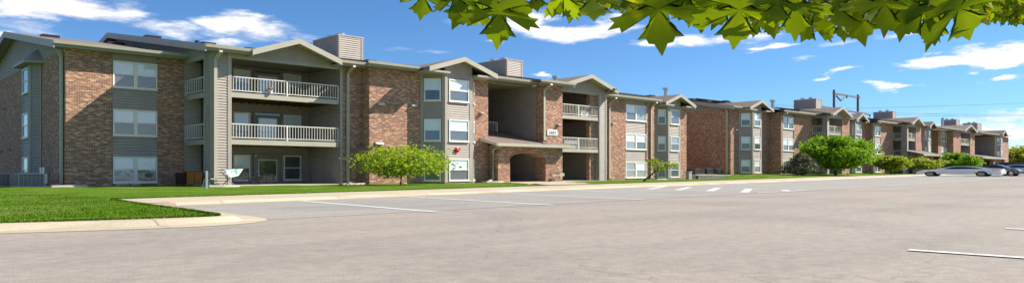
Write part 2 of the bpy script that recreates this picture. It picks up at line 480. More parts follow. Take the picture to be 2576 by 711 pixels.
    def lamp(s, p, n=(0,-1), w=.35, mat='trim'):
        x, y, z = p; z += s.zb
        m = MB(); tx, ty = -n[1], n[0]
        def q(u, o, zz): return (x+tx*u+n[0]*o, y+ty*u+n[1]*o, zz)
        m.hexa([q(-w/2,.02,z-.08), q(w/2,.02,z-.08), q(w/2,.3,z-.04), q(-w/2,.3,z-.04), q(-w/2,.02,z+.10), q(w/2,.02,z+.10), q(w/2,.2,z+.04), q(-w/2,.2,z+.04)])
        o = m.build('wall_lamp', M[mat], s.r); recalc(o)
    def spout(s, x, y, z1=8.2, z0=.02, n=(0,-1), out=1.0, w=.2, kick=.55):
        z = s.zb; tx, ty = -n[1], n[0]
        if tx+ty < 0: tx, ty = -tx, -ty
        m = MB()
        def bx(a, b, hw=w/2):   # bar between two (offset, z)
            (o0, a0), (o1, a1) = a, b
            def q(u, o, zz): return (x+tx*u+n[0]*o, y+ty*u+n[1]*o, zz)
            dd = math.hypot(o1-o0, a1-a0); px_, pz_ = -(a1-a0)/dd*.06, (o1-o0)/dd*.06
            m.hexa([q(-hw,o0-px_,a0-pz_), q(hw,o0-px_,a0-pz_), q(hw,o0+px_,a0+pz_), q(-hw,o0+px_,a0+pz_),
                    q(-hw,o1-px_,a1-pz_), q(hw,o1-px_,a1-pz_), q(hw,o1+px_,a1+pz_), q(-hw,o1+px_,a1+pz_)])
        bx((.12, z0+.12+z), (.12, z1-.35+z)); bx((.12, z1-.36+z), (out, z1+.03+z)); bx((.12, z0+.14+z), (kick, z0+.04+z))
        o = m.build('downspout', M['fascia'], s.r); recalc(o)
    def roof(s, x0, x1, ye, yr=65, slope=.17, ends='', yw=None, ze=8.45, gap=None):
        """main roof block: front slope from eave ye up to the ridge, and its back slope"""
        z = s.zb; zr = ze+slope*(yr-ye); yb = yr+(yr-ye); t = .14
        m = MB()
        segs = [(x0, x1, ye)]
        if gap:
            ga, gb, gy = gap; segs = [(x0, ga, ye), (ga, gb, gy), (gb, x1, ye)]
        for sa, sb, sy in segs:
            if sb-sa < .02: continue
            sz = ze+slope*(sy-ye)
            m.prism([(sy, sz+z), (yr, zr+z), (yr, zr+t+z), (sy, sz+t+z)], 'x', sa, sb)
        m.prism([(yb, ze+z), (yr, zr+z), (yr, zr+t+z), (yb, ze+t+z)], 'x', x0, x1)
        o = m.build('roof', M['shingle'], s.r); recalc(o)
        # vents along the ridge
        xx = x0+1.5
        while xx < x1-2:
            v = MB().box(xx, xx+1.1, yr-4.6, yr-3.7, zr-4.2*slope+t+z-.1, zr-4.2*slope+t+.14+z).build('roof_vent', M['black'], o)
            xx += 4.3
        if 'l' in ends:
            m = MB()
            m.prism([(ye-.02, ze-.28+z), (yr, zr-.28+z), (yr, zr+t+.02+z), (ye-.02, ze+t+.02+z)], 'x', x0-.06, x0+.02)
            m.prism([(yb+.02, ze-.28+z), (yr, zr-.28+z), (yr, zr+t+.02+z), (yb+.02, ze+t+.02+z)], 'x', x0-.06, x0+.02)
            recalc(m.build('rake_board', M['trim'], s.r))
            xw = x0+.75
            m = MB()
            m.prism([(ye+.1, ze-.03+z), (yr, zr-.03+z), (yr, zr-.07+z), (ye+.1, ze-.07+z)], 'x', x0+.03, xw)
            m.prism([(yb-.1, ze-.03+z), (yr, zr-.03+z), (yr, zr-.07+z), (yb-.1, ze-.07+z)], 'x', x0+.03, xw)
            recalc(m.build('soffit', M['trim'], s.r))
            yf = yw if yw is not None else ye+1
            W = (yb-1)-yf
            def clip(zz):
                h = (zr-.06-zz)/slope
                if h <= 0: return None
                # u runs from back to front
                a = (yb-1)-(yr+h); b = (yb-1)-(yr-h)
                return (max(0, a), min(W, b))
            s.siding((xw, yb-1), (xw, yf), TOP, zr-.06, clip, 'gable_siding')
        return o
    def eave(s, x0, x1, ye, yw, ze=8.45):
        """gutter, fascia and soffit along the eave"""
        z = s.zb
        m = MB(); m.prism([(ye-.16, ze+.16+z), (ye-.13, ze-.02+z), (ye-.0, ze-.06+z), (ye, ze+.15+z), (ye-.02, ze+.15+z), (ye-.02, ze+.02+z), (ye-.10, ze+.03+z), (ye-.13, ze+.16+z)], 'x', x0, x1)
        recalc(m.build('gutter', M['fascia'], s.r))
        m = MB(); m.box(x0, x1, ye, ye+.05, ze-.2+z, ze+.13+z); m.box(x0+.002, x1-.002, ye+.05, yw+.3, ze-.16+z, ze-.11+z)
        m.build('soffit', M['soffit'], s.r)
    def chimney(s, x0, x1, y0, y1, zt, z0=8.5):
        z = s.zb
        m = MB(); lap(m, (x0, y0), (x1, y0), z0+z, zt+z); lap(m, (x0, y1), (x0, y0), z0+z, zt+z)
        m.box(x0+.02, x1-.0, y0+.02, y1, z0+z, zt+z)
        o = m.build('chimney', M['siding'], s.r)
        m = MB(); m.box(x0-.07, x1+.07, y0-.07, y1+.05, zt+z, zt+.1+z)
        m.build('chimney_cap', M['fascia'], o)
        m = MB()
        for (a, b) in (((x0, y0), (x1, y0)), ((x0, y1), (x0, y0))):
            w = math.hypot(b[0]-a[0], b[1]-a[1])
            m.fbox(a, b, 0, .18, 0, .06, z0+z, zt+z); m.fbox(a, b, w-.18, w, 0, .06, z0+z, zt+z)
        m.build('corner_board', M['trim'], o)
        for k in (.35, .72):
            c = (x0+(x1-x0)*.45, y0+(y1-y0)*k)
            m = MB(); m.tube([(c[0], c[1], zt+.1+z), (c[0], c[1], zt+.28+z)], .22, 12); m.tube([(c[0], c[1], zt+.281+z), (c[0], c[1], zt+.46+z)], .36, 12)
            m.build('flue', M['metal'], o)
    def recess(s, x0, x1, yf, yb, wd=True, win=None, door=None, win2=None, ceil=True, left=True, right=True):
        """balcony bay interior: back wall, side walls, ceiling, doors"""
        s.siding((x0, yb), (x1, yb), -.05, 8.2)
        if right: s.siding((x1-.001, yb), (x1-.001, yf), -.05, 8.2)
        if left: s.siding((x0+.001, yf), (x0+.001, yb), -.05, 8.2)
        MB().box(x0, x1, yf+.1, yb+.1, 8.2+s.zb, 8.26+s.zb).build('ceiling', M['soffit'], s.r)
        for f, z in enumerate(FL):
            zz = z+s.zb
            for wn in (win, win2):
                if wn: window(s.r, (wn[0], yb-.05), (wn[1], yb-.05), zz+.28, zz+2.08, 1, 0, 0, dark=(f == 0))
            if door:
                a, b = door; y = yb-.05
                m = MB(); m.box(a, b, y-.07, y+.02, zz, zz+1.9); m.box(a-.1, a, y-.1, y+.02, zz, zz+2.16); m.box(b, b+.1, y-.1, y+.02, zz, zz+2.16)
                m.box(a, b, y-.1, y+.02, zz+2.1, zz+2.16); m.box(a, b, y-.09, y+.02, zz+1.9, zz+1.95)
                o = m.build('door', M['door'], s.r)
                g = (b-a)*.16
                MB().box(a+g-.06, b-g+.06, y-.10, y-.071, zz+.2, zz+1.76).build('door_frame', M['frame'], o)
                MB().box(a+g, b-g, y-.115, y-.101, zz+.26, zz+1.7).build('door_glass', M['panel_dark' if f == 0 else 'panel_up'], o)
                MB().box(a, b, y-.08, y+.02, zz+1.96, zz+2.09).build('transom_pane', M['panel_dark'], o)
                MB().box(a+.08, a+.18, y-.16, y-.071, zz+.9, zz+.96).build('door_handle', M['metal'], o)
    def shell(s, x0, x1, yf, yb):
        """rear and far end walls"""
        z = s.zb
        MB().box(x0+.55, x1, yb-.4, yb, -.7+z, 8.3+z).build('rear_wall', M['brick'], s.r)
        MB().box(x1-.4, x1, yf, yb-.401, -.7+z, 8.3+z).build('end_wall', M['brick'], s.r)

# ================================================================== BUILDING A (nearest)
A = B('apartment_building', (10.6, 50, 0), -.04, 'nearest three storey brick and taupe siding apartment building with an arched entry porch', 'apartment buildings in a row')
YA = 50.0; XA0 = XP(165, YA)
XA1 = XP(463, YA); xw0, xw1 = XP(283, YA), XP(397, YA)
A.brick(XA0, xw0, YA); A.wincol(xw0, xw1, YA); A.brick(xw1, XA1, YA)
A.side_brick(XA0, YA+.501, 57.0); A.side_brick(XA0, 60.0, 79.5)
MB().box(XA0+.1, XA0+.5, 57.0, 60.0, -.7, 8.3).build('brick_wall', M['brick'], A.r)
A.board((XA0, YA+.3), (XA0, YA), 0, .3, 8.1, 8.3, -.01, .03)
A.roof(XA0-.75, XA1+1.0, 49.2, ends='l', yw=YA)
A.eave(XA0-.78, XA1+.0, 49.2, YA)
A.spout(XA0, YA+.5, n=(-1,0), out=.35, w=.3)
# side bay with a little hipped roof
bx0 = XA0-.55
z = A.zb
P = [(XA0, 59.95), (bx0, 59.35), (bx0, 57.1), (XA0, 56.5)]
m = MB()
for i in range(3): lap(m, P[i], P[i+1], .1+z, 8.1+z)
m.prism([(p[0]+.02, p[1]) for p in P], 'z', -.3+z, 8.1+z)
m.build('bay_siding', M['siding'], A.r)
m = MB()
for i in range(3):
    w = math.hypot(P[i+1][0]-P[i][0], P[i+1][1]-P[i][1])
    m.fbox(P[i], P[i+1], 0, .12, 0, .06, .0+z, 8.1+z); m.fbox(P[i], P[i+1], w-.12, w, 0, .06, .0+z, 8.1+z)
m.build('corner_board', M['trim'], A.r)
for f in range(3):
    window(A.r, (bx0, 59.15), (bx0, 57.3), WZ[f][0]+z, WZ[f][1]+z, 1, 0, .045, dark=True)
m = MB(); E = [(XA0, 60.6), (bx0-.5, 60.1), (bx0-.5, 56.3), (XA0, 55.8)]
m.prism(E, 'z', 8.05+z, 8.22+z); recalc(m.build('soffit', M['trim'], A.r))
m = MB(); ap0, ap1 = (XA0+.02, 58.9, 9.2+z), (XA0+.02, 57.6, 9.2+z)
e = [(a, b, 8.225+z) for a, b in E]
m.poly([e[0], ap0, e[1]]); m.poly([e[1], ap0, ap1, e[2]]); m.poly([e[2], ap1, e[3]])
m.build('bay_roof', M['trim'], A.r)
for (yy, zz) in ((YP(15, XA0), 5.9), (YP(25, XA0), 2.6), (YP(5, XA0), 2.55)): A.lamp((XA0, yy, zz), (-1,0), .5)
# meters on the end wall
m = MB()
for k in range(2): m.box(XA0-.3, XA0, 54.2+k*.8, 54.8+k*.8, .75, 1.15)
m.box(XA0-.12, XA0, 54.3, 55.4, .1, .75); m.build('meter_box', M['metal'], A.r)

# balcony stack 1
Y2 = YP(535, XA1)
XP1 = XP(580, Y2); XB0 = XP1; XB1 = XP(855, Y2); YB = 49.6
# post
PY = Y2+1.25
m = MB(); lap(m, (XA1, Y2), (XP1, Y2), z, TOP+z); lap(m, (XA1, PY), (XA1, Y2), z, TOP+z); lap(m, (XP1, Y2), (XP1, PY), z, TOP+z)
m.box(XA1+.01, XP1-.01, Y2+.01, PY, z-.5, TOP+z); m.build('siding_post', M['siding'], A.r)
m = MB()
for a, b in (((XA1, Y2), (XP1, Y2)), ((XA1, PY), (XA1, Y2)), ((XP1, Y2), (XP1, PY))):
    w = math.hypot(b[0]-a[0], b[1]-a[1]); m.fbox(a, b, -.01, .2, 0, .065, z-.1, TOP+z); m.fbox(a, b, w-.2, w+.01, 0, .065, z-.1, TOP+z)
m.build('corner_board', M['trim'], A.r)
A.spout(XA1+.12, Y2, out=1.0)
A.siding((XA1, YB+.35), (XP1, YB+.35), -.05, 8.2)
dx = [XP(p, YB) for p in (586, 628, 636, 706, 712, 756)]
A.recess(XP1, XB1, Y2, YB, win=(dx[0], dx[1]), door=(dx[2]+.1, dx[3]-.1), win2=(dx[4], dx[5]), left=False)
for zf in (FL[1], FL[2]):
    A.slab(XA1+.02, XB1, Y2+.1, YB, zf, 'fl')
    A.rail((XP1, Y2+.16), (XB1-.02, Y2+.16), zf)
    A.rail((XA1+.08, YA), (XA1+.08, PY), zf, posts=False, sp=.42)
m = MB(); m.box(XP1+.001, XB1, Y2+.02, Y2+.3, 8.05+z, 8.3+z); m.box(XA1, XA1+.3, PY+.001, YA, 8.05+z, 8.3+z); m.build('beam', M['trim'], A.r)
# storage closet door lines in the side wall
for zf in FL:
    o = A.board((XB1, YB-.5), (XB1, YB-2.2), 0, 1.7, zf+.02, zf+1.95, .03, .06, 'siding', 'closet_door')
MB().box(XA1+.0, XB1, Y2-.2, YB, z-.2, z+.06).build('patio_slab', M['slabc'], A.r)
XC0 = XB1; XC1 = XP(910, Y2)
Y3 = YP(929, XC1)
A.brick(XC0+.18, XC1+.3, Y2); A.board((XC0, Y2), (XC0+1, Y2), 0, .18, -.1, TOP, -.4, .03)
A.spout(XP(873, Y2), Y2, out=1.0)
Yg = 44.2
A.roof(XA1-.7, XC1+.05, 44.35, ends='l', yw=Y2, gap=(19.9, 25.6, 49))
A.eave(XA1-.73, 20.0, 44.35, Y2); A.eave(25.9, XC1, 44.35, Y2)
A.gable(22.75, 3.15, 44.15, 58, 8.47, 1.05, Y2+.05, (20.0-.3, 25.7))
A.chimney(XP(851, 52), XP(913, 52), 52, YP(789, XP(851, 52)), 11.87)
# brick and bay 1
XD1 = XP(1058, Y3); dZ = Y3/ray(1058)[1]
bd = Y3-ray(1120)[1]*dZ
XE1 = XP(1187, Y3-bd)+bd
A.brick(XC1, XD1, Y3); A.side_brick(XC1-.001, Y3+.5, Y2+1.2)
A.bay(XD1, XE1, Y3, bd)
XF1 = XP(1228, Y3)
A.brick(XE1, XF1, Y3)
A.roof(XC1-.02, XP(1364, 43.0)-1.0, Y3-.82, gap=(XD1-.4, XE1+.4, 48)); A.eave(XC1-.6, XD1-.75, Y3-.82, Y3)
for p, zz in ((985, 5.85), (958, 5.72), (1040, 5.8)): A.lamp((XP(p, Y3), Y3, zz-0), (0,-1), 1.0 if p == 985 else .45, 'fascia' if p == 985 else 'white')
A.lamp((XP(952, Y3), Y3, 2.9), (0,-1), .6, 'white'); A.lamp((XP(1210, Y3), Y3, 5.6)); A.lamp((XP(1205, Y3), Y3, 2.7))
# fire bell
bp = (XP(1148, Y3-bd), Y3-bd, EYE+(428-377)*(Y3-bd)/ray(1148)[1]/FOC)
m = MB(); m.tube([(bp[0], bp[1]-.02, bp[2]), (bp[0], bp[1]-.14, bp[2]), (bp[0], bp[1]-.2, bp[2])], [.2, .2, .1], 12)
m.box(bp[0]-.05, bp[0]+.3, bp[1]-.12, bp[1]-.02, bp[2]-.05, bp[2]+.15)
m.build('fire_bell', painted('alarm_red', (.55,.02,.02), .4), A.r)
# entry recess
YW = 43.0; XG0 = XP(1364, YW); XG1 = XP(1415, YW); YR = 53.5
A.brick(XG0, XG1, YW, 2.951, TOP, .7); 
A.siding((XG0-.001, YR), (XG0-.001, YW+.7), 2.5, 8.2)
A.siding((XF1, YR), (XG0, YR), -.1, 8.2)
A.side_brick(XF1-.5, Y3+.5, YR, -.5, 8.2, .5)
MB().box(XF1, XG0, Y3, YR, 8.15+z, 8.25+z).build('ceiling', M['soffit'], A.r)
A.eave(XE1+.8, XG0-.01, Y3-.82, Y3); A.eave(XG0-.999, XG1+.75, YW-.8, YW-.31); A.roof(XG0-1.0, 53.9, YW-.8, gap=(47.6, 53.5, 48))
A.eave(XF1, XF1+.01, Y3, Y3)
MB().box(XF1, XG0, 47.5, YR, 4.1+z, 4.25+z).build('stair_landing', M['dark'], A.r)
A.rail((XF1, 47.5), (XG0-1.1, 47.5), 4.25)
A.spout(XG0+.12, YW, 8.2, 3.4)
A.lamp((XP(1404, YW), YW, 4.95)); A.lamp((XP(1404, YW), YW-.0, 2.62))
# address plaque
sx0, sx1 = XP(1376, YW), XP(1401, YW); szt, szb = 4.52, 4.0
m = MB(); m.box(sx0, sx1, YW-.06, YW, szb+z, szt+z); sg = m.build('address_plaque', M['white'], A.r)
fc = bpy.data.curves.new('digits', 'FONT'); fc.body = '2602'; fc.size = .34; fc.align_x = 'CENTER'; fc.align_y = 'CENTER'; fc.extrude = .006
fo = bpy.data.objects.new('numerals', fc); link(fo); fc.materials.append(M['black'])
dm = bpy.data.meshes.new_from_object(fo); bpy.data.objects.remove(fo); fo = link(bpy.data.objects.new('numerals', dm))
fo.parent = sg; fo.scale = (1.35, 1, 1)
fo.location = Vector(((sx0+sx1)/2, YW-.068, (szt+szb)/2+z-.01)) - ORG[sg.name]; fo.rotation_euler = (R(90), 0, 0)
MB().box(sx0+.2, sx1-.2, YW-.07, YW-.061, szb+.07+z, szb+.085+z).build('plaque_line', M['black'], sg)
# arched porch wall
AX0, AX1 = XP(1253, YW), XG1; ax0, ax1 = XP(1283, YW), XP(1373, YW); TH = 1.3
zt, zs, za = 2.95, 2.04, 2.48
ang = [(ax0, zs), (ax0+.35, zs+.2), (ax0+.95, zs+.33), ((ax0+ax1)/2-.4, za-.02), ((ax0+ax1)/2, za+.02), ((ax0+ax1)/2+.4, za-.02), (ax1-.95, zs+.33), (ax1-.35, zs+.2), (ax1, zs)]
m = MB()
m.box(AX0, ax0, YW, YW+TH, -.7+z, zt+z); m.box(ax1, AX1, YW, YW+TH, -.7+z, zt+z-.25+.25)
for (x0_, z0_), (x1_, z1_) in zip(ang[:-1], ang[1:]):
    m.hexa([(x0_, YW, z0_+z), (x1_, YW, z1_+z), (x1_, YW+TH, z1_+z), (x0_, YW+TH, z0_+z), (x0_, YW, zt+z), (x1_, YW, zt+z), (x1_, YW+TH, zt+z), (x0_, YW+TH, zt+z)])
m.build('porch_arch_wall', M['brick'], A.r)
m = MB()
for (x0_, z0_), (x1_, z1_) in zip(ang[:-1], ang[1:]):
    k = .16
    m.hexa([(x0_, YW-.03, z0_+z+.002), (x1_, YW-.03, z1_+z+.002), (x1_, YW, z1_+z+.002), (x0_, YW, z0_+z+.002), (x0_, YW-.03, z0_+k+z), (x1_, YW-.03, z1_+k+z), (x1_, YW, z1_+k+z), (x0_, YW, z0_+k+z)])
m.build('arch_trim', M['brick'], A.r)
A.side_brick(XF1+.001, YW+TH, Y3-.0+.4, -.5, 2.9, .4)
A.siding((45.3, YR), (45.3, YW+TH), -.1, 2.9)
MB().box(XF1-.4, 45.3, YW+.2, YR, -.2+z, .03+z).build('porch_floor', M['slabc'], A.r)
m = MB(); gz = 3.02+z
m.hexa([(38.55, 42.2, gz), (XG0, 42.2, gz), (XG0, 47.4, gz+1.3), (38.55+.84, 47.4, gz+1.3), (38.55, 42.2, gz+.12), (XG0, 42.2, gz+.12), (XG0, 47.4, gz+1.42), (38.55+.84, 47.4, gz+1.42)])
m.hexa([(XG0, 42.2, gz), (XG1+.7, 42.2, gz), (XG1+.4, 42.998, gz+.2), (XG0, 42.998, gz+.2), (XG0, 42.2, gz+.12), (XG1+.7, 42.2, gz+.12), (XG1+.4, 42.998, gz+.32), (XG0, 42.998, gz+.32)])
recalc(m.build('porch_roof', M['shingle'], A.r))
m = MB(); m.box(38.5, XG1+.72, 42.1, 42.2, gz-.1, gz+.14)
m.hexa([(38.45, 42.1, gz-.1), (38.55, 42.1, gz-.1), (38.55, Y3-.01, gz+.38), (38.45, Y3-.01, gz+.38), (38.45, 42.1, gz+.14), (38.55, 42.1, gz+.14), (38.55, Y3-.01, gz+.62), (38.45, Y3-.01, gz+.62)])
recalc(m.build('gutter', M['fascia'], A.r))
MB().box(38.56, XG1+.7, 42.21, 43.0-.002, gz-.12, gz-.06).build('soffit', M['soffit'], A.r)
m = MB()
m.tube([(AX0-.1, 42.3, gz), (AX0-.16, 43.4, gz-.35), (AX0-.16, 43.4, .25), (AX0-.9, 43.2, .05)], .1, 8)
m.build('downspout', M['fascia'], A.r)
# balcony stack 2
YS = 43.5; XH1 = XP(1505, YS); XH2 = XP(1525, YS)
A.recess(XG1, XH1, YS, 48.2, win=(XP(1416, 48.2)+.3, XP(1432, 48.2)), left=False)
for zf in (FL[1], FL[2]):
    A.slab(XG1, XH1+.1, YS, 48.2, zf); A.rail((XG1+.02, YS+.06), (XH1+.1, YS+.06), zf)
for zf in FL: A.lamp((XP(1458, 48.1), 48.1, zf+1.55), (0,-1), .8)
MB().box(XG1, XH1, YS-.1, 48.2, z-.2, z+.06).build('patio_slab', M['slabc'], A.r)
A.brick(XH1-.85, XH1, YS+.35, -.4, 8.2, .4)
m = MB(); lap(m, (XH1+.1, YS), (XH2, YS), z, TOP+z); m.box(XH1+.11, XH2, YS+.01, YS+.6, z-.4, TOP+z); m.build('siding_post', M['siding'], A.r)
m = MB()
for a, b in (((XH1+.1, YS), (XH2, YS)), ((XH1+.1, YS+.6), (XH1+.1, YS))):
    w = math.hypot(b[0]-a[0], b[1]-a[1]); m.fbox(a, b, -.01, .2, 0, .065, z-.1, TOP+z); m.fbox(a, b, w-.2, w+.01, 0, .065, z-.1, TOP+z)
m.build('corner_board', M['trim'], A.r)
m = MB(); m.box(XG1+.001, XH1+.1, YS+.02, YS+.3, 8.0+z, 8.3+z); m.build('beam', M['trim'], A.r)
A.gable((47.1+54.0)/2, 3.75, 42.55, 57, 8.45, 1.1, YS+.01, (XG1, XH2))
A.eave(XH2-.2, XH2+1.4, 43.1, 46.4)
# brick and windows
Y5 = 46.4; xa, xb = XP(1574, Y5), XP(1626, Y5); X5e = XP(1646, Y5)
A.side_brick(XH2-.5, YS+.6, Y5+.5)
A.brick(XH2-.2, xa, Y5); A.wincol(xa, xb, Y5); A.brick(xb, X5e, Y5)
A.spout(XP(1531, Y5), Y5, out=1.0); A.lamp((XP(1541, Y5), Y5, 5.75))
A.roof(XH2-.5, X5e+.1, Y5-.82); A.eave(XH2+.3, X5e+.1, Y5-.82, Y5)
Y6 = 48.0
x6a = XP(1648, Y6); d6 = Y6-ray(1681)[1]*(Y6/ray(1648)[1]); x6b = XP(1711, Y6-d6)+d6; x6e = XP(1727, Y6)
A.brick(X5e-.4, x6a, Y6); A.bay(x6a, x6b, Y6, d6, rise=1.05, overhang=.9); A.brick(x6b, x6e, Y6)
A.spout(XP(1640, Y5)-.3, Y5, out=.9)
A.roof(X5e, x6e+.8, Y6-.8, gap=(x6a-.3, x6b+.3, 52)); A.eave(X5e+.1, x6a-.8, Y6-.8, Y6); A.eave(x6b+.9, x6e+.7, Y6-.8, Y6)
A.chimney(XP(1274, 52), XP(1314, 52), 52, YP(1203, XP(1274, 52)), 11.87)
fp = at(1675, 92, 262)
m = MB(); m.tube([(fp.x, fp.y, 9), (fp.x, fp.y, 11.2)], .24, 10); m.tube([(fp.x, fp.y, 11.2), (fp.x, fp.y, 11.4)], .42, 10)
m.build('flue', M['metal'], A.r)
for p, zz, ds in ((915, 10.0, 62), (1397, 9.6, 68)):
    q = at(p, ds, 200); m = MB(); m.tube([(q.x, q.y, 9), (q.x, q.y, zz)], .2, 10); m.tube([(q.x, q.y, zz), (q.x, q.y, zz+.2)], .3, 10); m.build('flue', M['metal'], A.r)
q = at(496, 58, 120); m = MB(); m.tube([(q.x, q.y, 9.5), (q.x, q.y, 11.3)], .2, 8); m.build('vent_pipe', M['black'], A.r)
A.shell(XA0, x6e, 48.1, 79.9)

# ================================================================== generic far stack pieces
def stack(b, Yw, X0, wpx, bpx, side_px, postpx, balpx, endpx, first=True, zl=5.9):
    """windows, brick, open-sided balcony stack with post, brick: as on the nearest building"""
    w0, w1 = (XP(p, Yw) for p in wpx)
    b.brick(X0, w0, Yw) if w0-X0 > .15 else None
    b.wincol(w0, w1, Yw)
    Xb = XP(bpx, Yw); b.brick(w1, Xb, Yw)
    Yp = YP(side_px, Xb); Yf = YP(postpx[0], Xb); Xp = XP(postpx[1], Yf); Xe = XP(balpx, Yf); Xn = XP(endpx, Yf)
    z = b.zb
    Xp = max(Xp, Xb+.7)
    m = MB(); lap(m, (Xb, Yf), (Xp, Yf), z, TOP+z); lap(m, (Xb, Yp), (Xb, Yf), z, TOP+z); m.box(Xb+.01, Xp-.01, Yf+.01, Yp, z-.5, TOP+z)
    m.build('siding_post', M['siding'], b.r)
    b.board((Xb, Yf), (Xp, Yf), 0, .18, -.1, TOP, 0, .065, 'trim', 'corner_board')
    yb = Yw+1.5
    b.recess(Xp, Xe, Yf, yb, door=(Xp+1.0, Xp+2.4), left=False)
    b.siding((Xb+.01, yb), (Xp, yb), -.05, 8.2)
    for zf in (FL[1], FL[2]):
        b.slab(Xb+.02, Xe, Yf+.05, yb, zf, 'fl'); b.rail((Xp, Yf+.1), (Xe, Yf+.1), zf, sp=.3)
        b.rail((Xb+.08, Yw), (Xb+.08, Yp), zf, posts=False, sp=.3)
    m = MB(); m.box(Xp, Xe, Yf+.02, Yf+.3, 8.05+z, 8.3+z); m.box(Xb, Xb+.3, Yp, Yw, 8.05+z, 8.3+z); m.build('beam', M['trim'], b.r)
    b.brick(Xe, Xn, Yf)
    b.lamp(((w1+Xb)/2, Yw, zl), (0,-1), .8); b.spout(X0+.2, Yw)
    b.roof(X0-.5, Xn, Yw-.85); b.eave(X0-.5, Xb-.0, Yw-.85, Yw)
    hf = (Xe-Xb)/2+.9; xg = (Xp+Xe)/2+.3
    b.roof(Xb-.6, Xn+.5, Yf-.8, gap=((Xp+Xe)/2+.3-hf+.4, min((Xp+Xe)/2+.3+hf-.4, Xn+.4), Yf+5)); b.eave(Xb-.6, Xb+1.2, Yf-.8, Yf)
    b.gable((Xp+Xe)/2+.3, hf, Yf-.95, Yf+13, 8.45, 1.15, Yf+.02, (xg-hf+.15, xg+hf-.15))
    return Xn, Yf

# ================================================================== BUILDING B
BB = B('apartment_building', (83, 47.8, .45), .45, 'second apartment building in the row, brick end wall facing the gap with condensers', 'apartment buildings in a row')
YB1 = 47.6
XB_ = XP(1838, YB1)
BB.brick(XB_, XP(1858, YB1), YB1); BB.side_brick(XB_, YB1+.501, 79)
d = YB1-ray(1893)[1]*(YB1/ray(1858)[1]); xe = XP(1915, YB1-d)+d
BB.bay(XP(1858, YB1), xe, YB1, d, rise=1.05)
XS = XP(1936, YB1); BB.brick(xe, XS+.3, YB1)
BB.roof(XB_-.75, XS+.8, YB1-.85, ends='l', yw=YB1, gap=(XP(1858, YB1)-.3, xe+.3, 52)); BB.eave(XB_-.78, XP(1858, YB1)-.8, YB1-.85, YB1)
BB.spout(XB_-.0, YB1+.45, n=(-1,0), out=.3, w=.3); BB.lamp((XP(1850, YB1), YB1, 5.7))
YB2 = YP(1962, XS)
BB.side_brick(XS, YB2+.501, YB1+.01)
Xn, Yf = stack(BB, YB2, XS, (1970, 1997), 2043, 2069, (2080, 2085), 2117, 2137)
YB3 = YB2+.3
b0 = XP(2139, YB3); BB.brick(Xn-.3, b0, YB3)
d = YB3-ray(2148)[1]*(YB3/ray(2139)[1]); d = max(d, .5); xe = XP(2167, YB3-d)+d
BB.bay(b0, xe, YB3, d, rise=1.1)
YB4 = YP(2197, XP(2176, YB3+.2))
XS2 = XP(2175, YB3+.2)
BB.brick(xe, XS2+.2, YB3)
BB.roof(Xn-.3, XS2+.6, YB3-.8, gap=(b0-.3, xe+.3, YB3+4))
BB.side_brick(XS2+.2, YB4+.501, YB3+2)
Xn2, Yf2 = stack(BB, YB4, XS2+.2, (2198, 2216), 2247, 2267, (2281, 2284), 2303, 2317)
def chim(b, c, l, r, Yc=52.5, zt=12.8):
    x0 = XP(c, Yc); b.chimney(x0, XP(r, Yc), Yc, YP(l, x0), zt-b.zb)
chim(BB, 2052, 1997, 2067); chim(BB, 2245, 2197, 2254, 53)
for p in (1944,):
    q = at(p, 100, 280); m = MB(); m.tube([(q.x, q.y, 9), (q.x, q.y, 10.4)], .22, 8); m.tube([(q.x, q.y, 10.4), (q.x, q.y, 10.65)], .4, 8); m.build('flue', M['metal'], BB.r)
BB.shell(XB_, Xn2, YB1, 78)

# ================================================================== BUILDING C
CC = B('apartment_building', (140, 45, .45), .45, 'farthest apartment building with two low entry porch roofs, behind the parked silver sedan', 'apartment buildings in a row')
YC = 44.5
c0 = XP(2322, YC); CC.bay(c0, XP(2344, YC-.6), YC, .6, rise=1.0)
x1 = XP(2344, YC-.6)
CC.roof(c0-.8, x1+1, YC-1)
CC.brick(c0-4, c0, YC); CC.brick(x1, XP(2361, YC), YC+1.8)
xw0_, xw1_ = XP(2368, YC), XP(2382, YC)
CC.side_brick(XP(2360, YC), YC+.5, YC+2.2)
CC.brick(XP(2360, YC), xw0_, YC); CC.wincol(xw0_, xw1_, YC); CC.brick(xw1_, xw1_+.6, YC)
YC2 = YP(2398, xw1_)
CC.side_brick(xw1_+.1, YC2+.501, YC+.4)
cb0, cb1, ce = XP(2417, YC2), XP(2440, YC2), XP(2452, YC2)
CC.brick(xw1_+.1, cb0, YC2); CC.recess(cb0, cb1, YC2, YC2+4, door=(cb0+2, cb0+4)); CC.brick(cb1, ce, YC2)
for zf in (FL[1], FL[2]): CC.slab(cb0, cb1, YC2+.1, YC2+4, zf); CC.rail((cb0, YC2+.15), (cb1, YC2+.15), zf, sp=.35)
CC.gable((cb0+cb1)/2+.6, (cb1-cb0)/2+1.3, YC2-.9, YC2+12, 8.45, 1.3, YC2-.05, ((cb0+cb1)/2+.6-(cb1-cb0)/2-1.1, (cb0+cb1)/2+.6+(cb1-cb0)/2+1.1))
CC.roof(x1-2, ce, YC2-.8, gap=(cb0-.3, cb1+.3, YC2+5)); CC.eave(x1+1, cb0-1.3, YC2-.8, YC2)
XW = XP(2502, YC2)
CC.siding((XW, YP(2450, XW)), (XW, YC2), 2.5, 8.25); CC.siding((ce, YC2+6), (XW, YC2+6), -.1, 8.2)
be = XP(2522, YC2-.8)+.8
CC.bay(XW+.7, be, YC2, .8, rise=1.1); CC.board((XW, YC2), (XW+.7, YC2), 0, .7, 0, TOP)
CC.brick(be, XP(2537, YC2), YC2)
CC.roof(ce-.5, XP(2537, YC2)+1.0, YC2-.9, gap=(XW+.6, be+.3, YC2+4)); CC.eave(ce, XW+.5, YC2-.9, YC2)
chim(CC, 2405, 2367, 2414, 53, 13.2); chim(CC, 2458, 2422, 2468.5, 53, 13.2)
